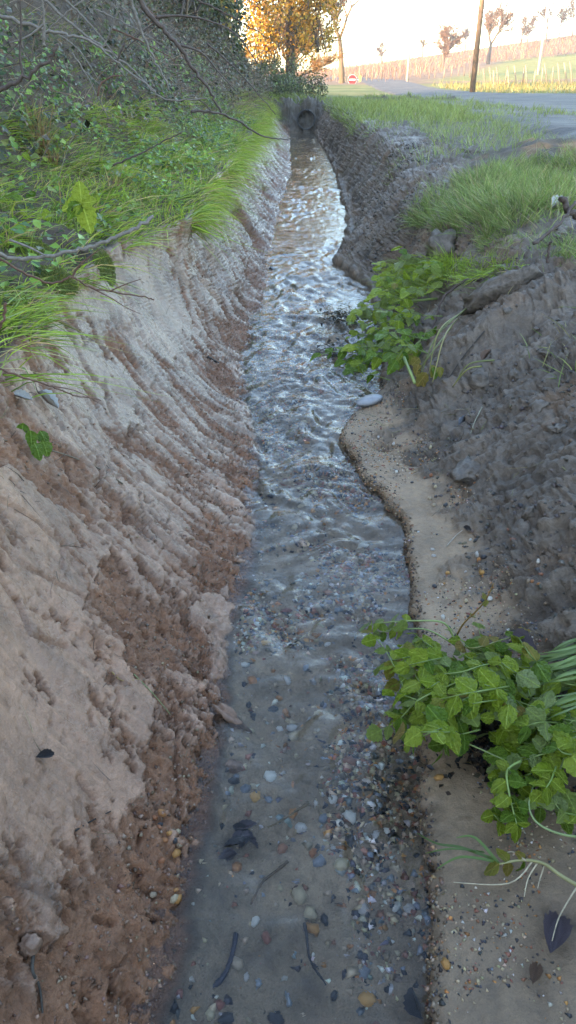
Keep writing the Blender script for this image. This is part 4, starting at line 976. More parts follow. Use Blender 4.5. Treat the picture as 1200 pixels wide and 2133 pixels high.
for k in range(40):
    px, py = R.uniform(850, 1150), R.uniform(1350, 1510); a = R.uniform(1.8, 4.6); L = R.uniform(30, 80); z = R.uniform(.10, .17)
    sprig(e1f, zp([(px, py, z-.02), (px+math.cos(a)*L*.5, py+math.sin(a)*L*.3, z+.01), (px+math.cos(a)*L, py+math.sin(a)*L*.7, z-.02)]), .0020, 2, R.uniform(.028, .042), [(0, .5), (1, .25), (2, .2), (3, .05)], start=.1)
e1b = empty('leafy_water_plant', at_z(1190, 1560, .08), 'leafy plant with big rounded leaves cut by the right picture edge', 'plant')
for k in range(26):
    px, py = R.uniform(1090, 1215), R.uniform(1400, 1610); a = R.uniform(2.0, 4.2); L = R.uniform(40, 90); z = R.uniform(.13, .20)
    sprig(e1b, zp([(px+40, py, z-.04), (px, py, z), (px+math.cos(a)*L, py+math.sin(a)*L*.6, z-.02)]), .0025, R.choice((1, 2)), R.uniform(.045, .06), [(2, .35), (0, .35), (1, .3)], start=.3)
sprig(e1b, zp([(1230, 1570, .15), (1180, 1560, .16), (1110, 1575, .15), (1060, 1580, .13)]), .0026, 4, .05, [(1, .7), (2, .3)], start=.1)
e1c = empty('leafy_water_plant', at_z(1080, 1640, .08), 'small sprig with whorled toothed leaves below the big leafy clump', 'plant')
sprig(e1c, zp([(1085, 1585, .15), (1057, 1605, .16), (1060, 1650, .15), (1072, 1700, .13), (1078, 1722, .12)]), .0034, 5, .036, [(0, .55), (1, .45)], (.26, .36, .10), .2)
sprig(e1c, zp([(1160, 1590, .15), (1148, 1625, .16), (1130, 1650, .15)]), .003, 3, .036, [(0, .8), (1, .2)], (.24, .36, .08), .2)
sprig(e1c, zp([(1230, 1745, .11), (1170, 1738, .12), (1120, 1715, .13), (1102, 1680, .14), (1110, 1640, .14)]), .0034, 1, .04, [(2, .5), (1, .5)], (.28, .36, .14), .6)
sprig(e1c, zp([(1215, 1700, .11), (1170, 1690, .13), (1150, 1660, .14)]), .003, 3, .045, [(2, .4), (0, .6)], start=.1)
for k in range(9):
    px, py = R.uniform(1040, 1200), R.uniform(1610, 1735); a = R.uniform(0, 6.28); L = R.uniform(25, 55); z = R.uniform(.10, .14)
    sprig(e1c, zp([(px, py, z-.02), (px+math.cos(a)*L*.5, py+math.sin(a)*L*.4, z+.01), (px+math.cos(a)*L, py+math.sin(a)*L*.7, z-.01)]), .0022, 2, R.uniform(.03, .04), [(0, .5), (1, .4), (2, .1)], start=.1)
e1d = empty('uprooted_stem', at_z(1130, 1800, .08), 'uprooted yellowish stem with bare roots and limp leaves in the lower right', 'plant')
sprig(e1d, zp([(1230, 1860, .10), (1170, 1825, .11), (1130, 1798, .11), (1085, 1792, .10), (1040, 1800, .095)]), .005, 2, .034, [(3, .8), (1, .2)], (.36, .33, .14), .7)
for a, b, c_ in [((1120, 1797), (1100, 1830), (1092, 1868)), ((1110, 1793), (1060, 1840), (945, 1838)), ((1135, 1800), (1125, 1830), (1120, 1850)), ((1095, 1793), (1070, 1775), (1045, 1778)), ((1200, 1850), (1165, 1910), (1150, 1960))]:
    mb = MB(); mb.tube(smooth_path([at_z(*a, .105), at_z(*b, .092), at_z(*c_, .09)], 6), np.linspace(.0016, .0007, 13), 5, (.42, .34, .22)); mb.build('root', M_TWIG, e1d)
e1e = empty('yellowing_stem', at_z(950, 1340, .08), 'short brown stem with small yellow leaves rising from the leafy clump', 'plant')
sprig(e1e, zp([(945, 1335, .10), (965, 1300, .16), (990, 1275, .21), (1012, 1250, .26), (1028, 1215, .31)]), .0032, 2, .024, [(3, 1)], (.33, .19, .06), .35, term=False)
def blade_plant(name, label, cat, items, wid, col):
    """a tuft whose few broad blades can be told apart"""
    b0 = items[0][0]; e = empty(name, at_z(*b0), label, cat)
    for it in items:
        path = smooth_path([at_z(*q) for q in it], 6); n = len(path); P = np.array([tuple(p) for p in path]); T_ = unit(np.gradient(P, axis=0)); up = np.array([0, -.3, 1.0])
        sd = unit(np.cross(T_, up)+.25*RN.normal(size=3)); wv = wid*R.uniform(.7, 1.2)*np.sin(np.linspace(.5, 1, n)*math.pi)**.6*1.0+.0003
        V = np.concatenate([P-sd*wv[:, None], P+np.array([0, 0, -1])*wid*.3, P+sd*wv[:, None]]); k = np.arange(n-1)
        F = np.concatenate([np.stack([k, k+n, k+n+1, k+1], 1), np.stack([k+n, k+2*n, k+2*n+1, k+n+1], 1)])
        np_obj('blade', V-np.array(e.location), F, M_GRASS, e, col=np.tile(np.array(col)*R.uniform(.75, 1.25), (len(V), 1)))
    return e
items = []
for k in range(34):
    y0 = R.uniform(1335, 1470); x1 = R.uniform(1060, 1130); y1 = y0+R.uniform(5, 60); z = R.uniform(.11, .17)
    items.append([(1260, y0-20, z), (1180, y0+R.uniform(-6, 12), z+.025), (x1, y1, z-.03)])
blade_plant('grass_tuft', 'flattened tuft of broad pale grass blades at the right picture edge', 'grass tuft', items, .0036, (.17, .25, .075))
blade_plant('grass_tuft', 'three dark grass blades reaching over the right waterline', 'grass tuft',
            [[(1030, 1790, .09), (960, 1765, .10), (910, 1757, .095), (868, 1735, .08)], [(1010, 1775, .09), (940, 1768, .11), (885, 1778, .09)], [(1035, 1795, .09), (960, 1785, .10), (910, 1810, .08)],
             [(1040, 1800, .09), (990, 1745, .11), (950, 1745, .1)]], .0030, (.09, .15, .035))
blade_plant('grass_tuft', 'small muddy grass plant on the dark bank at the right edge', 'grass tuft',
            [[(1118, 850, .2), (1135, 875, .19), (1165, 885, .17)], [(1125, 855, .2), (1170, 860, .23), (1215, 858, .22)], [(1120, 850, .2), (1160, 880, .2), (1210, 885, .2)], [(1120, 850, .2), (1115, 830, .24), (1118, 805, .26)],
             [(1130, 855, .2), (1180, 875, .22), (1220, 870, .22)], [(1120, 852, .2), (1150, 865, .22), (1190, 895, .18)]], .003, (.13, .20, .05))

# mid clump, hanging down the bank into the stream
e2 = empty('leafy_water_plant', pix(840, 720)[0], 'bushy light green leafy clump hanging down the right bank into midstream', 'plant')
def bankpt(px, py, off):
    p, n_ = pix(px, py); return p+(n_*.6+Vector((-.3, -.4, .5)))*off
POLY2 = [(735, 765), (770, 690), (790, 610), (840, 560), (905, 550), (930, 600), (915, 680), (900, 740), (850, 790), (800, 810)]
k = 0
while k < 62:
    px, py = R.uniform(700, 930), R.uniform(550, 820)
    if not in_poly(np.array([px]), np.array([py]), POLY2)[0]: continue
    k += 1; L = R.uniform(25, 65); off = R.uniform(.03, .13); a = R.uniform(2.2, 4.0)
    p0 = bankpt(px+20, py-10, .01); p1 = bankpt(px, py, off); p2 = p1+Vector((-R.uniform(.02, .10), -R.uniform(.02, .09), R.uniform(-.06, .05)))
    sprig(e2, [p0, p1, p2], .003, 2, R.uniform(.05, .08), [(0, .55), (2, .33), (1, .07), (3, .05)] if py < 700 else [(0, .4), (1, .4), (2, .2)], start=.3)
sprig(e2, [at_z(835, 722, .12), at_z(780, 722, .10), at_z(720, 728, .06), at_z(670, 738, .04)], .004, 4, .065, [(1, .7), (0, .3)], (.22, .34, .09), .3)
sprig(e2, [at_z(830, 735, .10), at_z(790, 740, .08), at_z(740, 765, .04)], .004, 3, .065, [(1, .7), (0, .3)], (.22, .34, .09), .3)
for a, b in [((860, 770), (877, 812)), ((870, 650), (905, 630))]:
    mb = MB(); mb.tube([bankpt(*a, .07), bankpt(*b, .04)], [.007, .006], 7, (.28, .36, .12)); mb.build('cut_stalk', M_STEM, e2)
e2b = empty('wilted_stalks', pix(900, 770)[0], 'yellowing wilted stalks draped down the dark bank behind the leafy clump', 'plant')
for (a, b, c_) in [((965, 660), (930, 710), (895, 790)), ((975, 650), (925, 720), (880, 800)), ((960, 670), (940, 720), (905, 805)), ((1010, 770), (985, 790), (945, 812)), ((1030, 760), (990, 780), (950, 805)), ((945, 690), (915, 750), (870, 790))]:
    mb = MB(); mb.tube(smooth_path([bankpt(*a, .02), bankpt(*b, .05), bankpt(*c_, .02)], 6), np.linspace(.004, .002, 13), 5, R.choice([(.26, .25, .08), (.34, .30, .12), (.18, .20, .07)])); mb.build('stalk', M_STEM, e2b)
for k in range(10): 
    p = bankpt(R.uniform(870, 925), R.uniform(720, 800), .04); leaf_at(e2b, p, (R.uniform(-.6, .2), -.4, R.uniform(-.8, 0)), (R.gauss(0, .4), -.6, .7), R.uniform(.04, .06), pick([(3, .7), (1, .3)]))

# broad-leaved weeds on the left shelf
e3 = empty('nettle_plant', pix(165, 490)[0], 'fresh toothed weed with a large drooping leaf on the left shelf', 'plant')
b3 = pix(165, 495)[0]
sprig(e3, [b3, at_y(150, 440, 2.35), at_y(168, 425, 2.35)], .004, 0, .1, [(0, 1)], start=.5, term=False)
for ax, sz, kd in [((.25, -.2, -.8), .085, 0), ((-.9, -.1, -.15), .065, 0), ((.7, -.2, .15), .05, 0), ((0, .1, .9), .06, 0), ((-.5, -.4, -.4), .06, 1)]:
    leaf_at(e3, at_y(170, 423, 2.35), ax, (.2, -.7, .6), sz, kd)
e4 = empty('dock_plant', pix(60, 480)[0], 'cluster of dark rounded leaves at the left picture edge', 'plant')
for k in range(26):
    p = pix(R.uniform(2, 130), R.uniform(330, 500))[0]+Vector((0, -.02, R.uniform(.04, .12))); leaf_at(e4, p, (R.gauss(.3, .6), R.gauss(-.4, .4), R.gauss(-.2, .4)), (R.gauss(0, .4), -.5, .8), R.uniform(.03, .055), pick([(1, .6), (0, .2), (2, .2)]))
e5 = empty('ivy_sprig', pix(65, 915)[0], 'dark round-leaved sprig hanging on the clay wall below the grass', 'plant')
for px, py, kd in [(55, 905, 1), (80, 925, 1), (62, 930, 1), (75, 905, 1), (40, 890, 1)]:
    p = pix(px, py)[0]+Vector((.02, -.02, .02)); leaf_at(e5, p, (R.uniform(-.3, .6), -.4, -.6), (.5, -.5, .7), .042, kd)

# ------------------------------------------------------------------ dead leaves, drift, sunken bits
DL = {c_: simple('dead_leaf_'+c_, v, .45, .35, 50, .002) for c_, v in {'brown': (.13, .07, .04), 'purple': (.075, .055, .062), 'blue': (.18, .20, .23), 'pale': (.36, .35, .33), 'black': (.025, .02, .02)}.items()}
DLM = {k: [leaf_mesh('dead_leaf', m, 70+i, width=.24, cup=1.0, curl=.5*i-.1) for i in range(2)] for k, m in DL.items()}
def dead_leaf(px, py, size, kind, label, axis=(1, .2, 0), up=.006, z=None):
    p, n_ = pix(px, py) if z is None else (at_z(px, py, z), Vector((0, 0, 1)))
    o = bpy.data.objects.new('dead_leaf', R.choice(DLM[kind])); y = Vector(axis); y = (y-n_*y.dot(n_)).normalized(); x = y.cross(n_)
    M = Matrix((x, y, n_)).transposed().to_4x4(); M.translation = p+n_*up-y*size*.5; o.matrix_basis = M @ Matrix.Diagonal((size, size, size, 1)); link(o)
    return tag(o, label, 'leaf', 'dead leaves lying in the ditch')
dead_leaf(88, 1578, .034, 'black', 'small dark curled leaf stuck to the smooth clay at lower left', (1, .3, .3))
dead_leaf(965, 877, .055, 'blue', 'bluish grey leaf lying on the dark right bank', (1, .3, 0))
dead_leaf(1015, 745, .06, 'brown', 'brown dead leaf on the dark bank near the wilted stalks', (.7, .7, .3))
dead_leaf(95, 840, .07, 'pale', 'pale dry leaf hanging below the grass on the left wall', (.2, -.3, -1))
dead_leaf(45, 832, .05, 'pale', 'silvery leaf in the grass beside the pale dry leaf', (1, 0, 0))
dead_leaf(1105, 1400, .06, 'purple', 'purplish withered leaf lying in the flattened grass', (.6, -.7, -.1), .1)
dead_leaf(1155, 1950, .085, 'purple', 'large purple-grey folded dead leaf in the lower right corner', (.5, .9, .2), .02)
dead_leaf(1115, 2030, .04, 'brown', 'small brown leaf below the large folded leaf', (.5, .9, .1), .01)
dead_leaf(885, 2105, .055, 'black', 'black wet leaf at the right waterline on the bottom edge', (-.6, .8, .1), .012)
dead_leaf(975, 1105, .03, 'black', 'tiny black leaf scrap on the sandy bar', (.5, -.5, 0))
dead_leaf(1165, 445, .14, 'pale', 'yellowish large leaf on the trampled right verge', (.8, .6, .1), .03)
e6 = empty('sunken_leaf_clump', at_z(490, 1765, -.03), 'dark purple clump of rotten leaves under the near water', 'leaves')
for k in range(9):
    o = bpy.data.objects.new('leaf', R.choice(DLM['black'] if k % 2 else DLM['purple'])); o.location = (R.gauss(0, .012), R.gauss(0, .022), R.uniform(.0, .012)); o.rotation_euler = (R.gauss(0, .4), R.gauss(0, .4), R.uniform(0, 6.28)); o.scale = (.04,)*3; link(o, e6)
def drift(px, py, z, rx, ry, n, label):
    c0 = at_z(px, py, z); e = empty('leaf_drift', c0, label, 'debris')
    P = np.array(c0)+RN.normal(0, 1, (n, 3))*np.array([rx, ry, .012])+np.array([0, 0, .02])
    V, F, Cc = blades(P, RN.normal(0, 1, (n, 3))*np.array([1, .6, .25])+np.array([0, 0, .15]), RN.normal(0, .2, (n, 3)), RN.uniform(.03, .10, n), np.full(n, .002), colmix(n, [(.05, .045, .03), (.08, .07, .035), (.12, .10, .05), (.03, .03, .03)], None, .2), None, 3)
    o = np_obj('stalks', V-np.array(c0), F, M_TWIG, e, col=Cc); o['kind'] = 'stuff'
    m = n//2; P = np.array(c0)+RN.normal(0, 1, (m, 3))*np.array([rx, ry, .010])+np.array([0, 0, .02])
    V, F, Cc = leaves(P, RN.normal(0, .5, (m, 3))+np.array([0, 0, 1]), RN.uniform(.015, .04, m), colmix(m, [(.05, .06, .03), (.04, .035, .03), (.10, .08, .05)], None, .2))
    o = np_obj('scraps', V-np.array(c0), F, M_LEAFCLOUD, e, col=Cc); o['kind'] = 'stuff'
drift(712, 665, .01, .07, .09, 170, 'dark drift of rotten stalks stranded in midstream')
drift(700, 735, .01, .06, .05, 60, 'small drift of debris under the leaf tip in the stream')
def sunken(label, pts, r, col):
    P = [at_z(a, b, z) for a, b, z in pts]; e = empty('sunken_stick', P[0], label, 'stick', 'sticks under the near water'); mb = MB(); q = smooth_path(P, 7); mb.tube(q, np.linspace(r, r*.5, len(q)), 6, col); mb.build('stem', M_TWIG, e)
sunken('blue-black stick under the water at the bottom left of the stream', [(490, 1950, -.03), (470, 2030, -.03), (420, 2095, -.03), (375, 2150, -.03)], .004, (.03, .03, .04))
sunken('thin dark root under the water near the bottom centre', [(635, 1930, -.03), (645, 2000, -.03), (680, 2060, -.035)], .0028, (.035, .03, .03))
sunken('brown stick wedged across the bed in the near riffle', [(600, 1800, -.025), (550, 1840, -.025), (520, 1890, -.03)], .003, (.10, .06, .03))
sunken('olive brown stick under the fast water above the leaf clump', [(640, 1680, -.025), (590, 1715, -.025), (560, 1730, -.03)], .003, (.13, .085, .04))
def twig_on(label, pts, r, col, group='loose bits on the mud'):
    P = [pix(a, b)[0]+pix(a, b)[1]*.004 for a, b in pts]; e = empty('loose_twig', P[0], label, 'twig', group); mb = MB(); q = smooth_path(P, 6); mb.tube(q, np.linspace(r, r*.5, len(q)), 5, col); mb.build('stem', M_TWIG, e)
twig_on('thin black twig on the smooth clay at lower left', [(155, 1732), (190, 1712), (228, 1690)], .0016, (.02, .018, .016))
twig_on('dark root running down from the clay knob at lower left', [(66, 1985), (68, 2020), (78, 2060), (85, 2110)], .003, (.05, .04, .03))
twig_on('single green grass stalk lying on the left mud', [(275, 1405), (315, 1445), (353, 1490)], .0014, (.20, .24, .10))
twig_on('tan straw wisp on the left mud beside the green stalk', [(232, 1400), (255, 1420), (290, 1418)], .0018, (.34, .22, .09))
twig_on('dark wood chip low on the clay wall above the stream', [(432, 745), (450, 755), (468, 765)], .007, (.05, .045, .04))
twig_on('pale root thread on the sandy bar', [(930, 1140), (950, 1118), (965, 1105)], .0014, (.40, .36, .30))
twig_on('dark stalk across the bar edge below the bluish leaf', [(1010, 690), (965, 745), (935, 790)], .003, (.05, .045, .04))
twig_on('grey straw lying on the dark right bank', [(1005, 850), (990, 880), (980, 905)], .002, (.30, .30, .22))
twig_on('thin root trailing over the left clay wall', [(255, 1010), (200, 975), (120, 945), (30, 925), (-5, 915)], .0026, (.16, .12, .08))
stem('fallen_branch', 'dark broken branch on the trampled verge at the right edge', 'branch', 'branches on the right verge', [(1170, 412), (1185, 435), (1205, 460)], 3.4, .014, .012, DK)
stem('fallen_branch', 'thin dark branch slanting across the verge below the yellowish leaf', 'branch', 'branches on the right verge', [(1112, 508), (1140, 487), (1165, 465), (1200, 420)], [3.2, 3.25, 3.3, 3.4], .008, .006, DK)
stem('fallen_branch', 'short upright stick on the verge right of the bank crest', 'branch', 'branches on the right verge', [(1140, 545), (1144, 520), (1147, 503)], 3.0, .006, .005, DK)
stem('fallen_branch', 'curved dark stem lying along the upper edge of the leafy clump', 'branch', 'branches on the right verge', [(1005, 580), (960, 590), (925, 620), (908, 660), (890, 720)], [3.35, 3.4, 3.4, 3.35, 3.25], .007, .004, DK)

# scraps coloured black as shade under the near clump, straw and roots on the banks
e7 = empty('clump_shade_scraps', pix(1060, 1560)[0], 'black scraps added as the dark shade under the near leafy clump', 'painted shade')
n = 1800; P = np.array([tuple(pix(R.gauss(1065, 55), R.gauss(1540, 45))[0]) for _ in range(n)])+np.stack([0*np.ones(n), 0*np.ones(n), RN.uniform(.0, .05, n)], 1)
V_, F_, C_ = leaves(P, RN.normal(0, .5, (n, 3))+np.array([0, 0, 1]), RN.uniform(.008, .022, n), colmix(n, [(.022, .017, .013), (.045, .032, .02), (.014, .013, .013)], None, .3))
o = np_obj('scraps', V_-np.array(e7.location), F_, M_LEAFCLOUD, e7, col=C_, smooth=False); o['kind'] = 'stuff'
em = ((T2 > 12.1) & (SRt < .06) & (TYf > .3) & (TYf < 3.2))*1.0
n = 2600; P, Nn, i, j = scatter(em, n)
crumbs('edge_crumbs', 'dark crumbling grit along the edge of the sandy bar', 'mud', P, Nn, RN.uniform(.0015, .006, n), colmix(n, [(.10, .07, .045), (.20, .14, .09), (.05, .04, .035), (.26, .15, .08)], None, .25))
def bits(name, label, mask, n, lmin, lmax, wid, cols, cat):
    P, Nn, i, j = scatter(mask, n); d = RN.normal(size=(n, 3)); d = d-Nn*(d*Nn).sum(1, keepdims=True)+Nn*.10
    V, F, Cc = blades(P+Nn*.003, d, RN.normal(0, .25, (n, 3)), RN.uniform(lmin, lmax, n), np.full(n, wid)*RN.uniform(.5, 1.4, n), colmix(n, cols, None, .25), None, 3)
    tag(np_obj(name, V, F, M_TWIG, col=Cc), label, cat, kind='stuff')
bits('straw_bits', 'straw and root bits strewn over the right bank', ((T2 > 13.4) & (T2 < 17.5) & (TYf > .4) & (TYf < 9))*sstep(-.1, .4, fbm(TXf*5, TYf*5, 800, 3)), 1500, .02, .11, .0014, [(.30, .26, .15), (.18, .17, .08), (.05, .04, .03), (.22, .17, .11)], 'straw')
bits('root_fibres', 'dark root fibres caught in the left clay wall', ((T2 > 4.9) & (T2 < 7.9) & (TYf > .3) & (TYf < 6))*(.15+sstep(0, .5, fbm(TXf*5, TYf*5, 801, 3))), 700, .012, .07, .0010, [(.04, .03, .022), (.09, .055, .035), (.16, .12, .07)], 'roots')
# ------------------------------------------------------------------ culvert
def culvert():
    c0 = at_y(638, 250, 22.1); r = .235
    e = empty('culvert_pipe', (c0.x, 22.15, c0.z-r), 'round dark culvert pipe under the earth crossing at the stream head', 'pipe')
    n = 28; a = np.arange(n)*2*math.pi/n
    def ring(rad, y): return np.stack([c0.x+rad*np.cos(a), np.full(n, y), c0.z+rad*np.sin(a)], 1)
    V = np.concatenate([ring(r, 24), ring(r, 22.34), ring(r*.92, 22.34), ring(r*.9, 24)]); k = np.arange(n)
    F = np.concatenate([np.stack([b*n+k, b*n+(k+1) % n, (b+1)*n+(k+1) % n, (b+1)*n+k], 1) for b in range(3)])
    np_obj('pipe_wall', V-np.array(e.location), F, simple('pipe_plastic', (.05, .05, .055), .45, .2, 20), e)
    V = np.concatenate([ring(r*1.04, 22.32), ring(r*1.04, 22.38), ring(r*.93, 22.38), ring(r*.93, 22.32)])
    F = np.concatenate([np.stack([b*n+k, b*n+(k+1) % n, ((b+1) % 4)*n+(k+1) % n, ((b+1) % 4)*n+k], 1) for b in range(4)])
    np_obj('rim', V-np.array(e.location), F, simple('pipe_rim', (.06, .06, .062), .5, .2, 20), e)
    np_obj('end_plug', ring(r*.9, 23.9)-np.array(e.location), np.array([[0, i, i+1] for i in range(1, n-1)]), M_CLOD, e)
culvert()
# ------------------------------------------------------------------ trees and shrubs
def grow(rr, p, d, L, r, depth, out, maxd, droop=0.0, spread=.7, kids=(2, 4), seg=4):
    pts = [p.copy()]; dd = d.normalized(); q = p.copy()
    for k in range(seg):
        jt = .04 if depth == 0 else .13; dd = (dd+Vector((rr.gauss(0, jt), rr.gauss(0, jt), rr.gauss(.02, .08)-droop*depth*.05))).normalized(); q = q+dd*L/seg; pts.append(q.copy())
    out.append((depth, pts, r, r*.62))
    if depth >= maxd: return
    for k in range(rr.randint(*kids)+(1 if depth else 0)):
        f = 1.0 if k < 2 else rr.uniform(.35, .9); i = min(int(f*seg), seg)
        nd = (dd+Vector((rr.gauss(0, spread), rr.gauss(0, spread), rr.gauss(.15, spread*.5)))).normalized()
        grow(rr, pts[i], nd, L*rr.uniform(.58, .82), max(r*rr.uniform(.45, .62), .004), depth+1, out, maxd, droop, spread, kids, max(2, seg-1))
def bare_tree(name, label, base, height, r, seed, maxd=5, trunk_f=.28, col=(.14, .10, .075), tcol=(.20, .12, .075), ivy=0, group=None, spread=.6, rmin=.01, cat='tree', lean=(0, 0, 1)):
    rr = random.Random(seed); out = []; b = Vector(base)
    e = empty(name, b, label, cat, group)
    grow(rr, b+Vector((0, 0, -.1)), Vector(lean), height*trunk_f, r, 0, out, maxd, 0, spread)
    t = MB(); c = MB()
    for dpt, pts, r0, r1 in out:
        if dpt <= 1: t.tube(pts, np.linspace(r0, r1, len(pts)), 8, col, False)
        else: c.tube(pts, np.linspace(max(r0, rmin), max(r1, rmin*.7), len(pts)), 4 if dpt < 4 else 3, tcol, False)
    t.build('trunk', M_TWIG, e); c.build('crown', M_TWIG, e)
    if ivy:
        big = [(pts, r0) for dpt, pts, r0, r1 in out if dpt <= 2]; n = ivy; P = []
        for _ in range(n):
            pts, r0 = rr.choice(big); f = rr.random()*(len(pts)-1.001); i = int(f); P.append(tuple(pts[i].lerp(pts[i+1], f-i)))
        P = np.array(P); off = unit(RN.normal(size=(n, 3))); P = P+off*RN.uniform(.2, .55, (n, 1))*height*.06
        V, F, Cc = leaves(P, off+.5*RN.normal(size=(n, 3)), RN.uniform(.2, .4, n)*height*.045, colmix(n, [(.06, .09, .03), (.09, .12, .04), (.12, .12, .05)], None, .2))
        o = np_obj('ivy', V-np.array(b), F, M_LEAFCLOUD, e, col=Cc, smooth=False); o['kind'] = 'stuff'
    return e
def leafy_shrub(name, label, base, lobes, n, size, cols, wts, twigs, cat='shrub', group=None, trunk=None, seed=1):
    """lobes: list of (centre, radii) relative to base; leaves sit in ragged clumps round each lobe"""
    rr = random.Random(seed); b = np.array(base, float); e = empty(name, base, label, cat, group); P = []; Nn = []
    vol = np.array([l[1][0]*l[1][1]*l[1][2] for l in lobes])**.67; cnt = (n*vol/vol.sum()).astype(int)
    for (c, rd), m in zip(lobes, cnt):
        d = unit(RN.normal(size=(m*2, 3))); rad = RN.uniform(.25, 1.0, m*2)**.45
        keep = fbm(d[:, 0]*3+c[0]*2, d[:, 1]*3+d[:, 2]*3.3+c[2], 500+seed, 3)+RN.normal(0, .18, m*2) > -.12
        d, rad = d[keep][:m], rad[keep][:m]; rad = rad*(1+.22*vn(d[:, 0]*4+c[1], d[:, 1]*4+d[:, 2]*4, 520+seed))
        P.append(b+np.array(c)+d*rad[:, None]*np.array(rd)); Nn.append(d)
    P = np.concatenate(P); Nn = np.concatenate(Nn); m = len(P)
    V, F, Cc = leaves(P, Nn+np.array([0, -.2, .4])+.8*RN.normal(size=(m, 3)), size*RN.uniform(.6, 1.3, m), colmix(m, cols, wts, .25), .7, .25)
    np_obj('crown', V-b, F, M_LEAFCLOUD, e, col=Cc, smooth=False)
    t = MB()
    if trunk: t.tube(smooth_path([Vector(base)+Vector(q) for q in trunk[0]], 5), np.linspace(trunk[1], trunk[1]*.6, 5*(len(trunk[0])-1)+1), 8, (.09, .07, .055), False)
    for k in range(twigs):
        c, rd = rr.choice(lobes); s = Vector(base)+Vector((c[0]+rr.gauss(0, .3)*rd[0], c[1]+rr.gauss(0, .3)*rd[1], max(0, c[2]-rd[2]*.8)))
        ed = Vector(base)+Vector(c)+Vector((rr.gauss(0, .6)*rd[0], rr.gauss(0, .6)*rd[1], rr.uniform(.2, 1.15)*rd[2])); md = s.lerp(ed, .5)+Vector((rr.gauss(0, .1), rr.gauss(0, .1), .1))
        t.tube(smooth_path([s, md, ed], 3), np.linspace(.018, .006, 7), 4, rr.choice(((.13, .10, .08), (.20, .14, .09), (.09, .07, .06))), False)
    t.build('trunk' if trunk else 'stems', M_TWIG, e)
    return e
IVY = [(.045, .065, .022), (.075, .10, .035), (.11, .115, .06), (.14, .16, .07)]
GOLD = [(.66, .33, .045), (.55, .30, .05), (.34, .25, .05), (.70, .40, .09)]
HG = 'ivy shrubs along the hedge bank'
leafy_shrub('ivy_shrub', 'dark ivy shrub hanging over the bank above the near grass lip', (-2.2, 9.0, float(G(-2.2, 9))), [((0, 0, .4), (.8, 1.6, .8)), ((-.5, 1.4, .9), (.9, 1.4, 1.0)), ((-.2, -1.2, .4), (.7, 1.0, .6))], 5200, .06, IVY, [.4, .3, .2, .1], 50, group=HG, seed=2)
leafy_shrub('ivy_shrub', 'grey-green ivy shrub in the middle of the hedge wall', (-1.7, 13.0, float(G(-1.7, 13))), [((0, 0, .5), (.7, 1.8, 1.0)), ((-.4, 1.0, 1.3), (.8, 1.6, 1.1)), ((-.5, -1.4, .9), (.8, 1.2, 1.0))], 5200, .075, IVY, [.3, .3, .25, .15], 60, group=HG, seed=3)
leafy_shrub('ivy_shrub', 'tall ivy shrub at the far end of the hedge wall', (-1.4, 18.0, float(G(-1.4, 18))), [((0, 0, .6), (.65, 2.2, 1.0)), ((-.2, 1.2, 1.5), (.7, 1.8, 1.2)), ((-.4, -1.6, 1.3), (.8, 1.6, 1.2))], 5200, .09, IVY+[(.30, .22, .06)], [.3, .25, .2, .1, .15], 60, group=HG, seed=4)
leafy_shrub('ivy_shrub', 'low green shrub beside the culvert crossing', (-.55, 24.2, .75), [((0, 0, .35), (.7, 1.2, .55)), ((.5, 1.2, .25), (.7, 1.0, .4))], 2600, .08, IVY+[(.17, .21, .06)], [.2, .25, .2, .15, .2], 20, group=HG, seed=5)
TG = 'autumn trees behind the hedge'
leafy_shrub('autumn_tree', 'golden-leaved tree with dark ivy trunk above the culvert', (.05, 29.5, .7), [((-.3, 0, 2.6), (1.3, 1.6, 1.5)), ((.5, .3, 3.6), (1.3, 1.5, 1.4)), ((-1.2, .2, 3.6), (1.3, 1.4, 1.5)), ((-.2, 0, 5.0), (1.8, 1.8, 1.3)), ((-.9, -.4, 1.5), (.8, 1.0, .8)), ((.9, .3, 2.2), (.9, 1.2, 1.1))], 16000, .105, GOLD+[(.10, .11, .04)], [.3, .25, .2, .15, .1], 110, 'tree', TG, ([(0, 0, -.1), (.03, 0, 1.5), (-.05, 0, 3.2), (.05, 0, 5.5)], .17), 6)
leafy_shrub('autumn_tree', 'olive and golden ivy-clad tree at the left of the golden tree', (-2.2, 25.0, 1.1), [((0, 0, 1.2), (.9, 1.4, 1.2)), ((-.2, .2, 2.6), (1.2, 1.4, 1.3)), ((-1.2, .0, 3.2), (1.2, 1.4, 1.5)), ((.4, .2, 3.8), (1.1, 1.3, 1.2))], 14000, .10, GOLD+IVY, [.24, .20, .18, .12, .08, .08, .05, .05], 90, 'tree', TG, ([(0, 0, -.1), (.1, 0, 1.5), (0, .1, 3), (.1, 0, 5)], .15), 7)
bare_tree('autumn_tree', 'fine-twigged bare orange tree right of the golden tree', (.2, 38.0, .7), 6.5, .10, 31, 6, .22, (.16, .10, .06), (.36, .21, .10), group=TG, spread=.75, rmin=.009)
bare_tree('autumn_tree', 'slender twiggy sapling leaning out from the golden tree', (-.3, 33.0, .7), 6.0, .08, 32, 6, .2, (.16, .10, .06), (.34, .20, .09), group=TG, spread=.75, rmin=.009, lean=(.15, 0, 1))
leafy_shrub('ivy_shrub', 'round green bush at the foot of the golden tree', (.2, 27.5, .7), [((-.4, 0, .5), (.9, 1.2, .8)), ((.5, .3, .3), (.6, .9, .5))], 2400, .085, IVY+[(.16, .18, .06), (.30, .22, .07)], [.2, .2, .2, .1, .2, .1], 20, group=HG, seed=8)

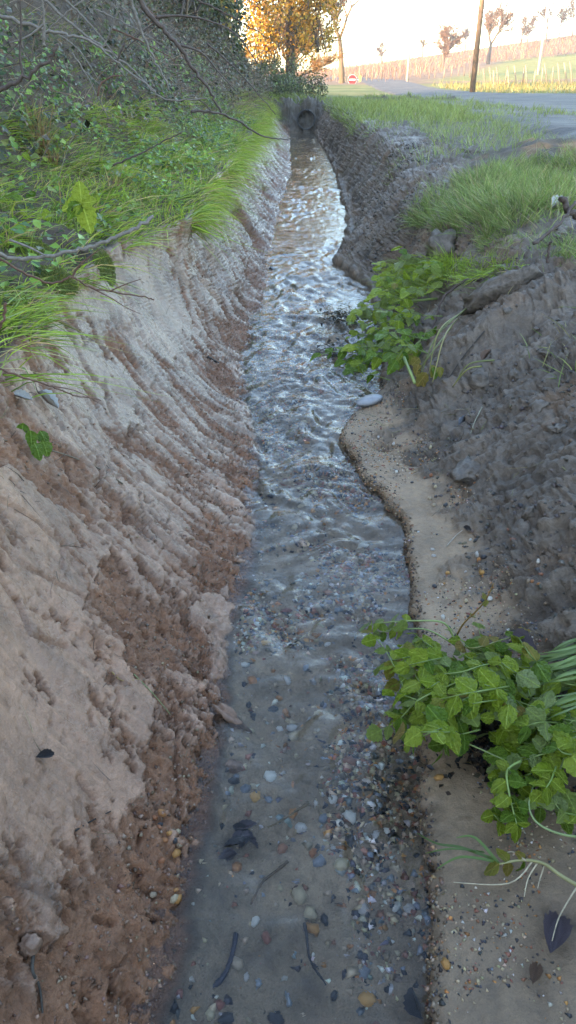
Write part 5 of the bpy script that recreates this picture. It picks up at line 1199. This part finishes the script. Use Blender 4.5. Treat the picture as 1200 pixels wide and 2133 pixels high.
def gpt(px, py, y):
    p = at_y(px, py, y); return Vector((p.x, y, float(G(p.x, y))))
bare_tree('bare_tree', 'tall bare roadside tree with forked trunk beside the no entry sign', gpt(712, 187, 70), 17.0, .25, 12, 6, .19, (.15, .105, .06), (.20, .12, .065), group='bare trees beyond the road', spread=.55, rmin=.03)
bare_tree('bare_tree', 'ivy-clad bare tree standing on the vineyard slope right of the leaning pole', gpt(1016, 138, 125), 8.5, .30, 8, 6, .30, (.13, .10, .08), (.20, .13, .10), ivy=900, group='bare trees beyond the road', spread=.45, rmin=.03)
bare_tree('bare_tree', 'small bare tree in the vineyard left of the leaning pole', gpt(922, 150, 120), 7.0, .18, 9, 6, .30, (.16, .11, .09), (.24, .15, .11), ivy=160, group='bare trees beyond the road', spread=.55, rmin=.025)
for k, (px, py, h, lab) in enumerate([(880, 118, 5.0, 'hazy bare tree on the hill crest left of the small vineyard tree'), (968, 108, 6.0, 'hazy bare tree on the crest just behind the leaning pole'), (1098, 88, 5.0, 'dark round bare bush on the crest left of the right hand post'),
                                      (1088, 62, 8.0, 'tall hazy bare tree on the crest above the dark bush'), (1140, 68, 9.0, 'bare crest tree just right of the pale right hand post'), (1165, 72, 8.0, 'bare crest tree second from the right picture edge'), (1192, 70, 9.0, 'bare crest tree at the right picture edge'), (795, 135, 5, 'faint bare shrub on the far vineyard skyline')]):
    yy = 190; b = gpt(px, py, yy); bare_tree('crest_tree', lab, b, h*1.25, .2, 40+k, 5, .26, (.10, .07, .055), (.12, .075, .055), group='bare trees on the hill crest', spread=.6, rmin=.035)

# ------------------------------------------------------------------ poles, wires, sign, vineyard posts
M_POLE = simple('pole_wood', (.21, .14, .09), .8, .25, 6, .01); M_CONC = simple('pole_concrete', (.46, .42, .37), .7, .15, 8, .004)
M_POST = simple('post_wood', (.26, .19, .14), .85, .3, 10, .01, objrand=.3)
def pole(name, label, px, py, y, h, r, mat, arm):
    b = gpt(px, py, y); e = empty(name, b, label, 'pole', 'utility poles beyond the road')
    mb = MB(); mb.tube([b+Vector((0, 0, -.3)), b+Vector((0, 0, h*.5)), b+Vector((0, 0, h))], [r, r*.85, r*.7], 10); mb.build('shaft', mat, e)
    top = b+Vector((0, 0, h))
    if arm:
        m2 = MB(); m2.tube([top+Vector((-.08, 0, -.15)), top+Vector((.28, 0, -.12))], [.03, .03], 6); br_ = m2.build('bracket', mat, e)
        m3 = MB(); m3.tube([top+Vector((.25, 0, -.12)), top+Vector((.25, 0, .04))], [.05, .035], 8); m3.build('insulator', simple('insulator', (.5, .5, .48), .3, .1), br_)
    return e, top
_, tA = pole('utility_pole', 'tall brown wooden utility pole standing by the lit verge', 985, 178, 38, 8.5, .125, M_POLE, True)
_, tB = pole('utility_pole', 'thin pale concrete pole left of the wooden utility pole', 848, 176, 70, 6.6, .115, M_CONC, True)
_, tC = pole('utility_pole', 'pale concrete pole at the right on the vineyard slope', 1121, 152, 80, 7.0, .14, M_CONC, True)
def wire(label, a, b, sag, r=.012):
    pts = [a.lerp(b, f)+Vector((0, 0, -sag*4*f*(1-f))) for f in np.linspace(0, 1, 15)]
    e = empty('overhead_wire', a, label, 'wire', 'overhead wires'); mb = MB(); mb.tube(pts, r, 5, (.07, .06, .06)); mb.build('cable', M_TWIG, e)
wire('wire from the thin left pole sagging to the wooden pole', tB+Vector((.2, 0, 0)), Vector((tA.x, tA.y, tA.z-4.6)), .5)
wire('wire from the wooden pole to the pale right pole', Vector((tA.x, tA.y, tA.z-4.7)), tC+Vector((0, 0, -.1)), .6)
wire('wire slanting up from the vineyard past the left pole', at_y(905, 58, 74), at_y(985, -10, 74), .2)

def no_entry_sign():
    y = 68.0; c = at_y(734, 166, y); gz = float(G(c.x, y))
    e = empty('no_entry_sign', (c.x, y, gz), 'round red no entry sign with white bar on a post beside the bare tree', 'sign')
    rd = .36; n = 40; a = np.arange(n)*2*math.pi/n
    def disc(name, r, yo, th, mat):
        V = np.concatenate([np.stack([r*np.cos(a), np.full(n, yo), r*np.sin(a)], 1), np.stack([r*np.cos(a), np.full(n, yo+th), r*np.sin(a)], 1), [[0, yo, 0], [0, yo+th, 0]]])+np.array([0, 0, c.z-gz]); k = np.arange(n)
        return np_obj(name, V, [np.stack([k, (k+1) % n, n+(k+1) % n, n+k], 1), np.concatenate([np.stack([(k+1) % n, k, np.full(n, 2*n)], 1), np.stack([n+k, n+(k+1) % n, np.full(n, 2*n+1)], 1)])], mat, e, smooth=False)
    disc('border', rd, 0, .02, simple('sign_white', (.75, .73, .70), .4, .05)); dk_ = disc('disc', rd*.94, -.006, .004, simple('sign_red', (.55, .025, .03), .4, .08))
    mb = MB(); mb.box((c.x, y-.012, c.z), (rd*.68, .004, rd*.15)); mb.build('bar', simple('sign_bar', (.8, .78, .76), .4, .04), dk_, smooth=False)
    mb = MB(); mb.tube([(c.x, y+.05, gz-.2), (c.x, y+.05, c.z+rd)], .035, 8); mb.build('post', simple('sign_post', (.42, .41, .40), .45, .1, metal=.6), e)
    for dx, col, lab in ((-.47, (.10, .12, .10), 'dark'), (.62, (.36, .38, .10), 'yellowish')):
        mb = MB(); mb.box((c.x+dx, y+.06, c.z+.08), (.09, .012, .2)); mb.build('side_plate', simple('plate_'+lab, col, .5, .15), e, smooth=False)
    mb = MB(); mb.box((c.x+.07, y+.085, c.z), (.62, .012, .03)); mb.build('cross_rail', simple('sign_rail', (.4, .4, .4), .5, .1), e, smooth=False)
no_entry_sign()

ORD = ['first', 'second', 'third', 'fourth', 'fifth', 'sixth', 'seventh', 'eighth', 'ninth', 'tenth', 'eleventh', 'twelfth', 'thirteenth', 'fourteenth', 'fifteenth', 'sixteenth', 'seventeenth', 'eighteenth', 'nineteenth', 'twentieth', 'twenty-first', 'twenty-second']
def posts():
    front = [(1196, 165, 128, -9), (1183, 172, 130, -8), (1168, 174, 131, -6), (1150, 170, 138, 3), (1142, 168, 130, -8), (1128, 172, 142, 3), (1112, 172, 146, 4), (1100, 170, 135, -5), (1090, 168, 140, 2), (1078, 174, 136, -7), (1062, 172, 146, -4), (1053, 168, 138, 5), (1040, 174, 140, -6), (1031, 170, 148, -3), (1026, 168, 140, -7), (1012, 172, 142, -5)]
    for k, (px, pb, ptop, ln) in enumerate(front):
        y = 56+R.uniform(-2, 3); b = gpt(px, pb, y); t = at_y(px+ln, ptop, y); h = max(.9, t.z-b.z)
        e = empty('vineyard_post', b, f'{ORD[k]} weathered vineyard post from the right picture edge in the front row', 'post', 'vineyard posts in the front row')
        mb = MB(); tp = b+Vector((t.x-b.x, 0, h)); mb.tube([b+Vector((0, 0, -.2)), b.lerp(tp, .5), tp], [.055, .052, .048], 7); mb.build('shaft', M_POST, e)
        m2 = MB(); m2.tube([b+Vector(((t.x-b.x)*.7-.03, -.06, h*.7)), b+Vector(((t.x-b.x)*.7+.03, -.06, h*.7))], .012, 5); m2.build('wire_staple', M_CONC, e)
    for k in range(22):
        px = 690+k*14.5+R.uniform(-4, 4); y = 76+R.uniform(0, 14); b = gpt(px, 178, y); h = R.uniform(.9, 1.3)
        mb = MB(); mb.tube([b+Vector((0, 0, -.2)), b+Vector((R.gauss(0, .06), 0, h))], [.055, .05], 6)
        o = mb.build('vineyard_post', M_POST, None, tuple(b)); tag(o, f'{ORD[k]} short vine post counted rightwards from the bare roadside tree', 'post', 'short vine posts beyond the road')
posts()

def vines():
    n = 15000; x = RN.uniform(-6, 85, n); y = 70+RN.random(n)**.8*130
    row = np.round((y+.25*x)/3.2)*3.2-.25*x; y = row+RN.normal(0, .14, n)
    field = (x-.34*y+16 > 0) & (y > 66) & (y-.15*x < 126)
    ok = ~field & (y > 58); x, y = x[ok], y[ok]; n = len(x); z = G(x, y)
    P = np.stack([x, y, z], 1); d = np.array([0, 0, 1.0])+RN.normal(0, .32, (n, 3)); L = RN.uniform(.5, 1.15, n)
    V, F, Cc = blades(P, d, RN.normal(0, .25, (n, 3)), L, np.interp(y, [60, 200], [.018, .05])*RN.uniform(.6, 1.4, n), colmix(n, [(.22, .12, .085), (.28, .16, .11), (.16, .09, .07), (.34, .24, .13)], None, .2), None, 3)
    tag(np_obj('vines', V, F, M_TWIG, col=Cc), 'rows of bare reddish vines on the far slope', 'vines', kind='stuff')
    # lit verge grass by the road and pole
    n = 9000; x = RN.uniform(6, 34, n); y = 33+RN.random(n)*26; ok = (y > np.interp(x, [6, 9, 22, 40], [40, 35, 34, 34])) & (x > np.interp(y, [33, 40, 75], [9.6, 9.1, 10.4])); x, y = x[ok], y[ok]; n = len(x)
    P = np.stack([x, y, G(x, y)], 1); L = RN.uniform(.10, .42, n)*np.interp(y, [33, 59], [.5, 1.2])
    V, F, Cc = blades(P, np.array([0, 0, 1.0])+RN.normal(0, .3, (n, 3)), RN.normal(0, .3, (n, 3)), L, np.full(n, .022), colmix(n, [(.30, .26, .08), (.22, .23, .07), (.36, .28, .12)], None, .2), None, 2)
    tag(np_obj('sunlit_grass', V, F, M_GRASS, col=Cc), 'sunlit yellow grass on the verge beyond the road', 'grass', kind='stuff')
vines()

# ------------------------------------------------------------------ morning haze
def haze():
    m = bpy.data.materials.new('haze_air'); m.use_nodes = True; N = m.node_tree.nodes; N.clear()
    out = N.new('ShaderNodeOutputMaterial'); pv = N.new('ShaderNodeVolumePrincipled')
    pv.inputs['Color'].default_value = (.93, .91, .90, 1); pv.inputs['Density'].default_value = HAZE; pv.inputs['Anisotropy'].default_value = .2
    m.node_tree.links.new(pv.outputs[0], out.inputs['Volume'])
    mb = MB(); mb.box((60, 125, 13.5), (330, 335, 16.5)); o = mb.build('haze', m, smooth=False); tag(o, 'thin pale morning haze over the fields', 'haze', kind='stuff')
HAZE = .0011
haze()
